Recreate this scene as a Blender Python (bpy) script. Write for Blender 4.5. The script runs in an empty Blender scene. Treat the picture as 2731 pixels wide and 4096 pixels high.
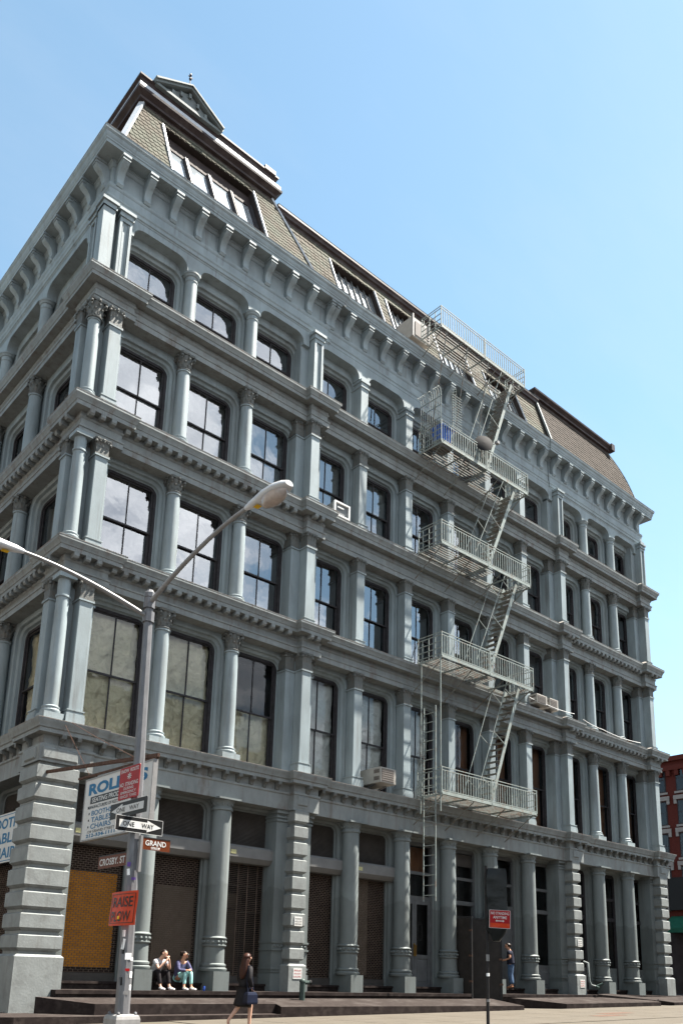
import bpy, bmesh, math, random
from mathutils import Vector, Matrix
random.seed(7)
R = math.radians
PI = math.pi
S = bpy.context.scene
COL = S.collection

# ------------------------------------------------------------------ camera
cd = bpy.data.cameras.new('camera')
cam = bpy.data.objects.new('camera', cd)
COL.objects.link(cam)
cd.sensor_fit = 'VERTICAL'
cd.sensor_height = 36.0
cd.lens = 30.284
cd.shift_x = 0.0005
cd.shift_y = 0.2426
cd.clip_start = 0.1
cd.clip_end = 3000
_r = Vector((0.745715, -0.665729, 0.026722))
_u = Vector((-0.180201, -0.162913, 0.970045))
_f = Vector((0.641434, 0.728192, 0.241452))
cam.matrix_world = Matrix(((_r.x, _u.x, -_f.x, -7.7426), (_r.y, _u.y, -_f.y, -19.0243),
                           (_r.z, _u.z, -_f.z, 1.1776), (0, 0, 0, 1)))
S.camera = cam

# ------------------------------------------------------------------ sky and sun
SUN_EL = 62.0
SUN_AZ = 67.0          # degrees from the street front's normal, towards the right-hand end
sun_dir = Vector((math.sin(R(SUN_AZ)) * math.cos(R(SUN_EL)), -math.cos(R(SUN_AZ)) * math.cos(R(SUN_EL)), math.sin(R(SUN_EL))))
W = bpy.data.worlds.new('World')
S.world = W
W.use_nodes = True
wn, wl = W.node_tree.nodes, W.node_tree.links
wn.clear()
wout = wn.new('ShaderNodeOutputWorld')
wbg = wn.new('ShaderNodeBackground')
sky = wn.new('ShaderNodeTexSky')
sky.sky_type = 'NISHITA'
sky.sun_disc = False
sky.sun_elevation = R(SUN_EL)
sky.sun_rotation = math.atan2(sun_dir.x, sun_dir.y)
sky.air_density = 1.0
sky.dust_density = 0.3
sky.ozone_density = 1.6
# thin summer cloud: bright cumulus low over the street, wisps elsewhere
tc = wn.new('ShaderNodeTexCoord')
sp = wn.new('ShaderNodeSeparateXYZ')
wl.new(tc.outputs['Generated'], sp.inputs[0])
def wmath(op, a, b=None, clamp=False):
    n = wn.new('ShaderNodeMath'); n.operation = op; n.use_clamp = clamp
    for i, v in enumerate((a, b)):
        if v is None: continue
        if isinstance(v, (int, float)): n.inputs[i].default_value = v
        else: wl.new(v, n.inputs[i])
    return n.outputs[0]
zz = wmath('ADD', wmath('MAXIMUM', sp.outputs['Z'], 0.0), 0.18)
cx = wmath('DIVIDE', sp.outputs['X'], zz)
cy = wmath('DIVIDE', sp.outputs['Y'], zz)
cb = wn.new('ShaderNodeCombineXYZ')
wl.new(cx, cb.inputs[0]); wl.new(cy, cb.inputs[1])
no = wn.new('ShaderNodeTexNoise')
no.inputs['Scale'].default_value = 1.9
no.inputs['Detail'].default_value = 8
no.inputs['Roughness'].default_value = 0.58
cmap = wn.new('ShaderNodeMapping'); cmap.inputs['Location'].default_value = (-14.6, 13.9, 0.0)
wl.new(cb.outputs[0], cmap.inputs['Vector'])
wl.new(cmap.outputs[0], no.inputs['Vector'])
# cloud field: thicker behind the camera (south), which is what the panes mirror
south = wmath('MULTIPLY', sp.outputs['Y'], -0.16)
cl = wmath('ADD', no.outputs['Fac'], south)
ramp = wn.new('ShaderNodeValToRGB')
ramp.color_ramp.elements[0].position = 0.565
ramp.color_ramp.elements[1].position = 0.665
wl.new(cl, ramp.inputs[0])
sat = wn.new('ShaderNodeHueSaturation')
sat.inputs['Hue'].default_value = 0.477
sat.inputs['Saturation'].default_value = 0.93
sat.inputs['Value'].default_value = 1.0
wl.new(sky.outputs[0], sat.inputs['Color'])
mixc = wn.new('ShaderNodeMix'); mixc.data_type = 'RGBA'
mixc.inputs['B'].default_value = (12.0, 12.2, 12.5, 1)
clear = wmath('MULTIPLY', wmath('SUBTRACT', 0.12, sp.outputs['Y']), 4.0, clamp=True)     # the northern half is clear
wl.new(wmath('MULTIPLY', wmath('MULTIPLY', ramp.outputs[0], clear), 0.9), mixc.inputs['Factor'])
no2 = wn.new('ShaderNodeTexNoise'); no2.inputs['Scale'].default_value = 5.5; no2.inputs['Detail'].default_value = 6
wl.new(cmap.outputs[0], no2.inputs['Vector'])
rc = wn.new('ShaderNodeValToRGB')
rc.color_ramp.elements[0].position = 0.32; rc.color_ramp.elements[0].color = (5.0, 5.4, 6.2, 1)
rc.color_ramp.elements[1].position = 0.62; rc.color_ramp.elements[1].color = (14.0, 14.1, 14.3, 1)
wl.new(no2.outputs['Fac'], rc.inputs[0]); wl.new(rc.outputs[0], mixc.inputs['B'])
wl.new(sat.outputs[0], mixc.inputs['A'])
# faint high wisps over the whole sky
cm3 = wn.new('ShaderNodeMapping'); cm3.inputs['Scale'].default_value = (0.7, 1.9, 1.0); cm3.inputs['Rotation'].default_value = (0, 0, 0.6)
wl.new(cb.outputs[0], cm3.inputs['Vector'])
no3 = wn.new('ShaderNodeTexNoise'); no3.inputs['Scale'].default_value = 0.9; no3.inputs['Detail'].default_value = 9; no3.inputs['Roughness'].default_value = 0.6
wl.new(cm3.outputs[0], no3.inputs['Vector'])
mr3 = wn.new('ShaderNodeMapRange'); mr3.inputs['From Min'].default_value = 0.45; mr3.inputs['From Max'].default_value = 0.85; mr3.inputs['To Max'].default_value = 0.34
wl.new(no3.outputs['Fac'], mr3.inputs['Value'])
mix3 = wn.new('ShaderNodeMix'); mix3.data_type = 'RGBA'; mix3.inputs['B'].default_value = (3.4, 3.7, 4.1, 1)
wl.new(mr3.outputs[0], mix3.inputs['Factor']); wl.new(mixc.outputs['Result'], mix3.inputs['A'])
wl.new(mix3.outputs['Result'], wbg.inputs['Color'])
wbg.inputs['Strength'].default_value = 0.0475
wl.new(wbg.outputs[0], wout.inputs['Surface'])

sl = bpy.data.lights.new('sun', 'SUN')
sl.energy = 5.0
sl.angle = R(0.53)
sl.color = (1.0, 0.945, 0.86)
sun = bpy.data.objects.new('sun', sl)
COL.objects.link(sun)
sun.rotation_euler = sun_dir.to_track_quat('Z', 'Y').to_euler()
sun.location = (20, -20, 60)

S.view_settings.view_transform = 'Standard'
S.view_settings.look = 'None'
S.view_settings.exposure = 2.5
S.view_settings.gamma = 1.0
S.view_settings.use_curve_mapping = False
S.render.film_transparent = False
S.cycles.max_bounces = 8
S.cycles.transparent_max_bounces = 12
S.cycles.caustics_reflective = False
S.cycles.caustics_refractive = False

# ------------------------------------------------------------------ materials
MATS = {}
def mat(name, col, rough=0.6, metal=0.0, var=0.0, vscale=3.0, stretch=(1, 1, 1), bump=0.0, bscale=30.0,
        col2=None, patch=0.0, pscale=1.0, pdetail=6, spec=0.12, pcut=(0.5, 0.62), streak=None, zsplit=None, bdist=0.02):
    """Principled with noise colour variation, an optional second colour in worn patches, and a fine bump."""
    m = bpy.data.materials.new(name); MATS[name] = m
    m.use_nodes = True
    n, l = m.node_tree.nodes, m.node_tree.links
    b = n['Principled BSDF']
    b.inputs['Roughness'].default_value = rough
    b.inputs['Metallic'].default_value = metal
    b.inputs['Specular IOR Level'].default_value = spec
    t = n.new('ShaderNodeTexCoord')
    g = n.new('ShaderNodeNewGeometry')
    mp = n.new('ShaderNodeMapping'); mp.inputs['Scale'].default_value = stretch
    l.new(g.outputs['Position'], mp.inputs['Vector'])
    c = None
    if var > 0:
        nz = n.new('ShaderNodeTexNoise'); nz.inputs['Scale'].default_value = vscale
        nz.inputs['Detail'].default_value = 7; nz.inputs['Roughness'].default_value = 0.62
        l.new(mp.outputs[0], nz.inputs['Vector'])
        mx = n.new('ShaderNodeMix'); mx.data_type = 'RGBA'
        lo = [max(0, x * (1 - var)) for x in col]; hi = [min(1, x * (1 + var)) for x in col]
        mx.inputs['A'].default_value = (*lo, 1); mx.inputs['B'].default_value = (*hi, 1)
        mr = n.new('ShaderNodeMapRange'); mr.inputs['From Min'].default_value = 0.3; mr.inputs['From Max'].default_value = 0.7
        l.new(nz.outputs['Fac'], mr.inputs['Value']); l.new(mr.outputs[0], mx.inputs['Factor'])
        c = mx.outputs['Result']
    if col2 is not None:
        nz = n.new('ShaderNodeTexNoise'); nz.inputs['Scale'].default_value = pscale
        nz.inputs['Detail'].default_value = pdetail; nz.inputs['Roughness'].default_value = 0.65
        l.new(mp.outputs[0], nz.inputs['Vector'])
        mr = n.new('ShaderNodeMapRange'); mr.inputs['From Min'].default_value = pcut[0]; mr.inputs['From Max'].default_value = pcut[1]
        mr.inputs['To Max'].default_value = patch
        l.new(nz.outputs['Fac'], mr.inputs['Value'])
        mx = n.new('ShaderNodeMix'); mx.data_type = 'RGBA'
        l.new(mr.outputs[0], mx.inputs['Factor'])
        if c is None: mx.inputs['A'].default_value = (*col, 1)
        else: l.new(c, mx.inputs['A'])
        mx.inputs['B'].default_value = (*col2, 1)
        c = mx.outputs['Result']
    if zsplit is not None:      # repainted up to arm's reach, with an uneven brushed edge
        sx = n.new('ShaderNodeSeparateXYZ'); l.new(g.outputs['Position'], sx.inputs[0])
        nz = n.new('ShaderNodeTexNoise'); nz.inputs['Scale'].default_value = 2.5; l.new(g.outputs['Position'], nz.inputs['Vector'])
        ad = n.new('ShaderNodeMath'); ad.operation = 'MULTIPLY_ADD'; ad.inputs[1].default_value = -0.5
        l.new(nz.outputs['Fac'], ad.inputs[0]); l.new(sx.outputs['Z'], ad.inputs[2])
        mr = n.new('ShaderNodeMapRange'); mr.inputs['From Min'].default_value = zsplit[0] - .03; mr.inputs['From Max'].default_value = zsplit[0] + .03
        mr.inputs['To Min'].default_value = 1; mr.inputs['To Max'].default_value = 0
        l.new(ad.outputs[0], mr.inputs['Value'])
        mx = n.new('ShaderNodeMix'); mx.data_type = 'RGBA'; mx.blend_type = 'MULTIPLY'
        l.new(mr.outputs[0], mx.inputs['Factor']); l.new(c, mx.inputs['A']); mx.inputs['B'].default_value = (*zsplit[1], 1)
        c = mx.outputs['Result']
    if streak is not None:      # rust and wash-down streaks
        mp2 = n.new('ShaderNodeMapping'); mp2.inputs['Scale'].default_value = (5, 5, .28)
        l.new(g.outputs['Position'], mp2.inputs['Vector'])
        nz = n.new('ShaderNodeTexNoise'); nz.inputs['Scale'].default_value = 1.0; nz.inputs['Detail'].default_value = 5; nz.inputs['Roughness'].default_value = 0.7
        l.new(mp2.outputs[0], nz.inputs['Vector'])
        mr = n.new('ShaderNodeMapRange'); mr.inputs['From Min'].default_value = .54; mr.inputs['From Max'].default_value = .74; mr.inputs['To Max'].default_value = streak[1]
        l.new(nz.outputs['Fac'], mr.inputs['Value'])
        mx = n.new('ShaderNodeMix'); mx.data_type = 'RGBA'; l.new(mr.outputs[0], mx.inputs['Factor']); l.new(c, mx.inputs['A']); mx.inputs['B'].default_value = (*streak[0], 1)
        c = mx.outputs['Result']
    if c is None: b.inputs['Base Color'].default_value = (*col, 1)
    else: l.new(c, b.inputs['Base Color'])
    if bump > 0:
        nz = n.new('ShaderNodeTexNoise'); nz.inputs['Scale'].default_value = bscale
        nz.inputs['Detail'].default_value = 5
        l.new(g.outputs['Position'], nz.inputs['Vector'])
        bp = n.new('ShaderNodeBump'); bp.inputs['Strength'].default_value = bump; bp.inputs['Distance'].default_value = bdist
        l.new(nz.outputs['Fac'], bp.inputs['Height']); l.new(bp.outputs[0], b.inputs['Normal'])
    return m

PAINT = (0.192, 0.226, 0.236)
mat('paint', PAINT, 0.55, streak=((0.075, 0.066, 0.058), 0.55), var=0.2, vscale=1.6, stretch=(1, 1, 0.35), bump=0.13, bscale=26, col2=(0.145, 0.158, 0.158), patch=0.6, pscale=0.9, pcut=(0.48, 0.7))
mat('ledge_paint', (0.165, 0.176, 0.172), 0.6, streak=((0.085, 0.052, 0.034), 0.6), var=0.16, vscale=4, stretch=(1, 1, 0.4), bump=0.25, bscale=30, col2=(0.085, 0.055, 0.038), patch=0.75, pscale=2.4, pcut=(0.56, 0.76))
mat('ledge_cap', (0.20, 0.19, 0.175), 0.7, var=0.2, vscale=9, bump=0.3, bscale=40, col2=(0.22, 0.13, 0.08), patch=0.8, pscale=7, pcut=(0.55, 0.68))
mat('iron_dirty', (0.10, 0.104, 0.098), 0.6, var=0.2, vscale=6, bump=0.35, bscale=45, col2=(0.09, 0.07, 0.055), patch=0.6, pscale=6, pcut=(0.5, 0.66))
mat('ground_paint', (0.136, 0.152, 0.151), 0.5, streak=((0.06, 0.056, 0.05), 0.45), zsplit=(3.15, (0.80, 0.80, 0.79)), var=0.12, vscale=2.2, stretch=(1, 1, 0.4), bump=0.12, bscale=24, col2=(0.09, 0.096, 0.094), patch=0.6, pscale=1.0, pcut=(0.48, 0.66))
mat('quoin_paint', (0.165, 0.175, 0.170), 0.55, streak=((0.08, 0.072, 0.062), 0.5), var=0.12, vscale=3.2, bump=0.16, bscale=22, col2=(0.115, 0.118, 0.114), patch=0.5, pscale=2.2)
mat('sash_dark', (0.030, 0.028, 0.030), 0.5, var=0.3, vscale=8, bump=0.1)
mat('sash_grey', (0.13, 0.135, 0.135), 0.55, var=0.15, vscale=6)
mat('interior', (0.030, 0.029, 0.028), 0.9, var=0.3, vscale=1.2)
mat('slate', (0.076, 0.067, 0.054), 0.85, spec=0.03, var=0.3, vscale=2.2, bump=0.2, bscale=25, col2=(0.082, 0.088, 0.07), patch=0.75, pscale=1.6, pcut=(0.42, 0.6))
mat('slate_red', (0.046, 0.039, 0.033), 0.85, spec=0.03, var=0.3, vscale=4, bump=0.2, bscale=25)
mat('roof_metal', (0.035, 0.026, 0.025), 0.5, var=0.25, vscale=2, bump=0.12, col2=(0.055, 0.046, 0.044), patch=0.6, pscale=2)
mat('flashing', (0.36, 0.38, 0.40), 0.42, metal=0.2, var=0.12, vscale=3)
mat('copper_green', (0.12, 0.138, 0.138), 0.6, var=0.2, vscale=3, bump=0.2)
mat('recess_dark', (0.035, 0.028, 0.026), 0.8, var=0.3, vscale=2)
mat('shutter_slat', (0.055, 0.050, 0.046), 0.55, var=0.18, vscale=4, metal=0.1)
mat('grille_dark', (0.12, 0.09, 0.072), 0.5, metal=0.3, var=0.3, vscale=5)
mat('plywood', (0.44, 0.18, 0.018), 0.55, var=0.22, vscale=3.5, stretch=(1, 1, 3.0), bump=0.08, col2=(0.25, 0.10, 0.02), patch=0.5, pscale=5, pcut=(0.62, 0.72))
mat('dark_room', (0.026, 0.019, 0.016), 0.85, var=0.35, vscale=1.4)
mat('brick_wall', (0.08, 0.020, 0.0145), 0.85, var=0.2, vscale=9, bump=0.3, bscale=70)
mat('papered', (0.105, 0.085, 0.066), 0.75, var=0.18, vscale=2.0)
mat('door_paint', (0.085, 0.088, 0.09), 0.45, var=0.15, vscale=4)
mat('door_brown', (0.020, 0.017, 0.015), 0.45, var=0.3, vscale=4, bump=0.1)
mat('brass', (0.42, 0.25, 0.08), 0.3, metal=0.9)
mat('step_iron', (0.019, 0.0145, 0.0135), 0.7, spec=0.04, var=0.35, vscale=7, bump=0.2, bscale=60, col2=(0.045, 0.036, 0.032), patch=0.55, pscale=4, pcut=(0.5, 0.64))
mat('step_top', (0.026, 0.021, 0.019), 0.75, spec=0.03, var=0.3, vscale=9, bump=0.25, bscale=90, col2=(0.055, 0.048, 0.044), patch=0.6, pscale=1.6, pcut=(0.5, 0.66))
mat('escape_paint', (0.20, 0.225, 0.21), 0.5, var=0.18, vscale=7, col2=(0.17, 0.11, 0.08), patch=0.75, pscale=9, pcut=(0.54, 0.66))
mat('escape_dark', (0.15, 0.155, 0.14), 0.6, var=0.25, vscale=8, col2=(0.12, 0.075, 0.05), patch=0.8, pscale=6, pcut=(0.48, 0.62))
mat('galv', (0.125, 0.125, 0.13), 0.5, metal=0.3, var=0.2, vscale=14, stretch=(1, 1, 0.3), bump=0.08, bscale=60)
mat('galv_light', (0.20, 0.195, 0.19), 0.45, metal=0.2, var=0.15, vscale=9, stretch=(1, 1, 0.4))
mat('steel_white', (0.5, 0.5, 0.49), 0.5, var=0.06, vscale=8)
mat('ac_beige', (0.26, 0.245, 0.22), 0.5, var=0.1, vscale=6)
mat('dish_grey', (0.012, 0.012, 0.0125), 0.7, spec=0.05, var=0.15, vscale=6)
mat('ac_coil', (0.10, 0.085, 0.075), 0.6, var=0.3, vscale=30)
mat('sign_white', (0.46, 0.46, 0.445), 0.45, var=0.07, vscale=3, col2=(0.36, 0.33, 0.29), patch=0.4, pscale=3)
mat('sign_blue', (0.006, 0.10, 0.21), 0.45)
mat('lamp_white', (0.5, 0.5, 0.5), 0.4, var=0.06, vscale=5)
mat('lamp_bowl', (0.33, 0.27, 0.23), 0.25, var=0.2, vscale=12, spec=0.5)
mat('tag_yellow', (0.6, 0.36, 0.02), 0.5, var=0.3, vscale=60)
mat('sticker_purple', (0.09, 0.05, 0.2), 0.5)
mat('sign_green', (0.03, 0.3, 0.22), 0.5)
mat('shutter_box', (0.13, 0.128, 0.124), 0.5, var=0.12, vscale=3)
mat('plate_yellow', (0.36, 0.34, 0.18), 0.5, var=0.3, vscale=40)
mat('sign_black', (0.012, 0.012, 0.012), 0.4)
mat('sign_red', (0.24, 0.006, 0.008), 0.4, var=0.08, vscale=5)
mat('sign_brown', (0.085, 0.020, 0.006), 0.45, var=0.1, vscale=6)
mat('sign_orange', (0.42, 0.035, 0.007), 0.45, var=0.16, vscale=9, col2=(0.42, 0.06, 0.03), patch=0.55, pscale=6)
mat('rust', (0.075, 0.042, 0.03), 0.8, var=0.5, vscale=18, bump=0.3, bscale=50)
mat('blue_plastic', (0.012, 0.085, 0.42), 0.4)
mat('green_paint', (0.035, 0.05, 0.045), 0.45, var=0.3, vscale=9)
mat('post_black', (0.018, 0.017, 0.017), 0.5, var=0.3, vscale=15)
mat('sticker_white', (0.68, 0.68, 0.66), 0.5, var=0.2, vscale=40)
mat('bag_plastic', (0.004, 0.006, 0.006), 0.3, var=0.2, vscale=5, bump=0.8, bscale=4, spec=0.18)
mat('red_brick', (0.085, 0.022, 0.016), 0.85, var=0.2, vscale=12, bump=0.3, bscale=70)
mat('white_stone', (0.24, 0.23, 0.21), 0.75, var=0.1, vscale=6)
mat('awning_green', (0.012, 0.075, 0.045), 0.7, var=0.2, vscale=5)
mat('asphalt', (0.042, 0.041, 0.042), 0.9, var=0.25, vscale=2.5, bump=0.5, bscale=160)
mat('concrete', (0.068, 0.059, 0.047), 0.85, var=0.13, vscale=2.2, bump=0.25, bscale=120, col2=(0.058, 0.049, 0.037), patch=0.6, pscale=1.1)
mat('joint_dark', (0.03, 0.026, 0.02), 0.9, var=0.3, vscale=4)
mat('kerb_stone', (0.3, 0.29, 0.27), 0.8, var=0.2, vscale=9, bump=0.3, bscale=80)
mat('sheet_cream', (0.74, 0.68, 0.49), 0.85, var=0.12, vscale=3, bump=1.0, bscale=3.2, bdist=0.25)
mat('sheet_white', (0.70, 0.72, 0.68), 0.85, var=0.1, vscale=3, bump=1.0, bscale=3.0, bdist=0.2)
mat('curtain_brown', (0.17, 0.075, 0.035), 0.85, var=0.25, vscale=5, stretch=(1, 1, 0.2))
mat('curtain_grey', (0.26, 0.26, 0.25), 0.85, var=0.15, vscale=5, stretch=(1, 1, 0.2))

def glass_mat(name, ior, tint, rough=0.0, wob=0.0):
    m = bpy.data.materials.new(name); MATS[name] = m
    m.use_nodes = True
    n, l = m.node_tree.nodes, m.node_tree.links
    n.remove(n['Principled BSDF'])
    o = n['Material Output']
    fr = n.new('ShaderNodeFresnel'); fr.inputs['IOR'].default_value = ior
    tr = n.new('ShaderNodeBsdfTransparent'); tr.inputs['Color'].default_value = (*tint, 1)
    gl = n.new('ShaderNodeBsdfGlossy'); gl.inputs['Roughness'].default_value = rough
    gl.inputs['Color'].default_value = (0.95, 0.97, 1.0, 1)
    mx = n.new('ShaderNodeMixShader')
    if wob > 0:
        g = n.new('ShaderNodeNewGeometry')
        nz = n.new('ShaderNodeTexNoise'); nz.inputs['Scale'].default_value = 2.2; nz.inputs['Detail'].default_value = 2
        l.new(g.outputs['Position'], nz.inputs['Vector'])
        bp = n.new('ShaderNodeBump'); bp.inputs['Strength'].default_value = wob; bp.inputs['Distance'].default_value = 0.02
        l.new(nz.outputs['Fac'], bp.inputs['Height']); l.new(bp.outputs[0], gl.inputs['Normal'])
    l.new(fr.outputs[0], mx.inputs[0]); l.new(tr.outputs[0], mx.inputs[1]); l.new(gl.outputs[0], mx.inputs[2])
    l.new(mx.outputs[0], o.inputs['Surface'])
    return m
glass_mat('glass', 3.0, (0.72, 0.76, 0.76), 0.0, 0.10)
glass_mat('glass_plain', 1.42, (0.8, 0.82, 0.82), 0.0, 0.10)
mat('glass_skylight', (0.62, 0.68, 0.72), 0.06, metal=0.75, var=0.1, vscale=1.2)

# ------------------------------------------------------------------ mesh builder
class MB:
    def __init__(s): s.v = []; s.f = []; s.m = []; s.mi = 0
    def q(s, *idx): s.f.append(tuple(idx)); s.m.append(s.mi)
    def box(s, x0, x1, y0, y1, z0, z1):
        b = len(s.v)
        s.v += [(x0, y0, z0), (x1, y0, z0), (x1, y1, z0), (x0, y1, z0), (x0, y0, z1), (x1, y0, z1), (x1, y1, z1), (x0, y1, z1)]
        for f in ((0, 3, 2, 1), (4, 5, 6, 7), (0, 1, 5, 4), (1, 2, 6, 5), (2, 3, 7, 6), (3, 0, 4, 7)): s.q(*[b + i for i in f])
        return s
    def cham(s, x0, x1, y0, y1, z0, z1, c):
        """Box whose front (y0) and sides are chamfered: a raised block with bevelled edges."""
        loops = [(x0, x1, y1, z0, z1, 0), (x0, x1, y0 + c, z0, z1, 0), (x0 + c, x1 - c, y0, z0 + c, z1 - c, 1)]
        b = len(s.v)
        for (a0, a1, y, c0, c1, _) in loops: s.v += [(a0, y, c0), (a1, y, c0), (a1, y, c1), (a0, y, c1)]
        for k in range(2):
            for i in range(4):
                j = (i + 1) % 4
                s.q(b + k * 4 + i, b + k * 4 + j, b + k * 4 + 4 + j, b + k * 4 + 4 + i)
        s.q(b + 8, b + 9, b + 10, b + 11); s.q(b + 3, b + 2, b + 1, b)
        return s
    def lathe(s, prof, seg=20, cx=0, cy=0, cap=True):
        b = len(s.v); n = len(prof)
        for (r, z) in prof:
            for k in range(seg):
                a = 2 * PI * k / seg
                s.v.append((cx + r * math.cos(a), cy + r * math.sin(a), z))
        for i in range(n - 1):
            for k in range(seg):
                k2 = (k + 1) % seg
                s.q(b + i * seg + k, b + i * seg + k2, b + (i + 1) * seg + k2, b + (i + 1) * seg + k)
        if cap:
            s.q(*[b + k for k in reversed(range(seg))]); s.q(*[b + (n - 1) * seg + k for k in range(seg)])
        return s
    def rings(s, rings, closed=False, cap=True):
        """Skin a list of equal-length vertex loops."""
        b = len(s.v); k = len(rings[0]); n = len(rings)
        for r in rings: s.v += [tuple(p) for p in r]
        for i in range(n if closed else n - 1):
            i2 = (i + 1) % n
            for j in range(k):
                j2 = (j + 1) % k
                s.q(b + i * k + j, b + i * k + j2, b + i2 * k + j2, b + i2 * k + j)
        if cap and not closed:
            s.q(*[b + j for j in reversed(range(k))]); s.q(*[b + (n - 1) * k + j for j in range(k)])
        return s
    def tube(s, pts, r, seg=6, r2=None):
        pts = [Vector(p) for p in pts]; n = len(pts); rg = []
        up = Vector((0, 0, 1))
        for i, p in enumerate(pts):
            d = (pts[min(i + 1, n - 1)] - pts[max(i - 1, 0)]).normalized()
            a = d.cross(up)
            if a.length < 1e-3: a = d.cross(Vector((0, 1, 0)))
            a.normalize(); c = d.cross(a).normalized()
            rr = r if r2 is None else r + (r2 - r) * i / max(1, n - 1)
            rg.append([p + (a * math.cos(2 * PI * k / seg) + c * math.sin(2 * PI * k / seg)) * rr for k in range(seg)])
        return s.rings(rg)
    def bar(s, p0, p1, w, h, up=(0, 0, 1)):
        p0, p1 = Vector(p0), Vector(p1); d = (p1 - p0).normalized(); u = Vector(up)
        a = d.cross(u)
        if a.length < 1e-3: a = d.cross(Vector((0, 1, 0)))
        a.normalize(); c = a.cross(d).normalized()
        o = [a * (i * w / 2) + c * (j * h / 2) for i, j in ((-1, -1), (1, -1), (1, 1), (-1, 1))]
        return s.rings([[p0 + k for k in o], [p1 + k for k in o]])
    def prism(s, pts, y0, y1):
        """Polygon in x,z extruded from y0 to y1."""
        b = len(s.v); n = len(pts)
        s.v += [(x, y0, z) for x, z in pts] + [(x, y1, z) for x, z in pts]
        s.q(*[b + i for i in range(n)]); s.q(*[b + n + i for i in reversed(range(n))])
        for i in range(n):
            j = (i + 1) % n
            s.q(b + j, b + i, b + n + i, b + n + j)
        return s
    def sphere(s, c, r, seg=8, rg=5, sx=1, sy=1, sz=1):
        b = len(s.v)
        for i in range(rg + 1):
            t = PI * i / rg
            for k in range(seg):
                a = 2 * PI * k / seg
                s.v.append((c[0] + sx * r * math.sin(t) * math.cos(a), c[1] + sy * r * math.sin(t) * math.sin(a), c[2] - sz * r * math.cos(t)))
        for i in range(rg):
            for k in range(seg):
                k2 = (k + 1) % seg
                s.q(b + i * seg + k, b + i * seg + k2, b + (i + 1) * seg + k2, b + (i + 1) * seg + k)
        return s
    def mesh(s, name, mats, smooth=None):
        me = bpy.data.meshes.new(name)
        me.from_pydata(s.v, [], s.f)
        for m in (mats if isinstance(mats, (list, tuple)) else [mats]): me.materials.append(MATS[m])
        if any(s.m): me.polygons.foreach_set('material_index', s.m)
        if smooth is not None:
            me.polygons.foreach_set('use_smooth', [True] * len(me.polygons))
            me.set_sharp_from_angle(angle=R(smooth))
        me.update()
        return me
    def obj(s, name, mats, parent=None, loc=(0, 0, 0), rot=0.0, smooth=None):
        return put(name, s.mesh(name, mats, smooth), parent, loc, rot)

def put(name, me, parent=None, loc=(0, 0, 0), rot=0.0):
    o = bpy.data.objects.new(name, me)
    COL.objects.link(o)
    o.location = loc
    o.rotation_euler = (0, 0, rot) if isinstance(rot, (int, float)) else rot
    if parent: o.parent = parent
    return o
def tag(o, label, cat, group=None):
    o['label'] = label; o['category'] = cat
    if group: o['group'] = group
    return o
def thing(name, label, cat, loc=(0, 0, 0), rot=0.0, group=None):
    return tag(put(name, None, None, loc, rot), label, cat, group)
def structure(o): o['kind'] = 'structure'; return o
def stuff(o): o['kind'] = 'stuff'; return o

def sweep(mb, path, prof, z_shift=0.0, cap=True):
    """Profile of (out, z) swept along an orthogonal plan polyline; outward is to the right of travel."""
    n = len(path); rg = []
    nor = []
    for i in range(n - 1):
        d = Vector((path[i + 1][0] - path[i][0], path[i + 1][1] - path[i][1])).normalized()
        nor.append(Vector((d.y, -d.x)))
    for i in range(n):
        if i == 0: m = nor[0]
        elif i == n - 1: m = nor[-1]
        else:
            a, b = nor[i - 1], nor[i]
            m = a if (a - b).length < 1e-6 else a + b
        rg.append([(path[i][0] + m.x * o, path[i][1] + m.y * o, z + z_shift) for o, z in prof])
    b = len(mb.v); k = len(prof)
    for r in rg: mb.v += r
    for i in range(n - 1):
        for j in range(k - 1):
            mb.q(b + i * k + j, b + (i + 1) * k + j, b + (i + 1) * k + j + 1, b + i * k + j + 1)
    if cap:
        mb.q(*[b + j for j in range(k)]); mb.q(*[b + (n - 1) * k + j for j in reversed(range(k))])
    return mb
# ------------------------------------------------------------------ the cast-iron building
BLD = thing('cast_iron_building', 'tall blue-grey cast-iron corner building with columned storeys and slate mansard roof', 'building', (0, 0, 0))
COLX = [2.665, 4.855] + [9.485 + 2.19 * i for i in range(5)] + [22.875, 25.065]
ROUND = {0, 1, 7, 8}
WINX = [1.57, 3.76, 5.95] + [8.39 + 2.19 * i for i in range(6)] + [21.78, 23.97, 26.16]
PIERS = [7.27, 20.68]
XE = 27.38
CRO = [3.96, 7.14, 10.3, 13.5]
CROW = [2.375, 5.55, 8.72, 11.9]
Z1 = 0.70
# storey: ledge top below, neck, capital top, ledge top above, window head
ST = {2: (6.70, 9.83, 10.35, 11.30, 10.10), 3: (11.30, 13.79, 14.24, 15.34, 14.02),
      4: (15.34, 17.66, 18.18, 19.20, 17.84), 5: (19.20, 20.77, 20.98, 23.9, 20.92)}

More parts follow.
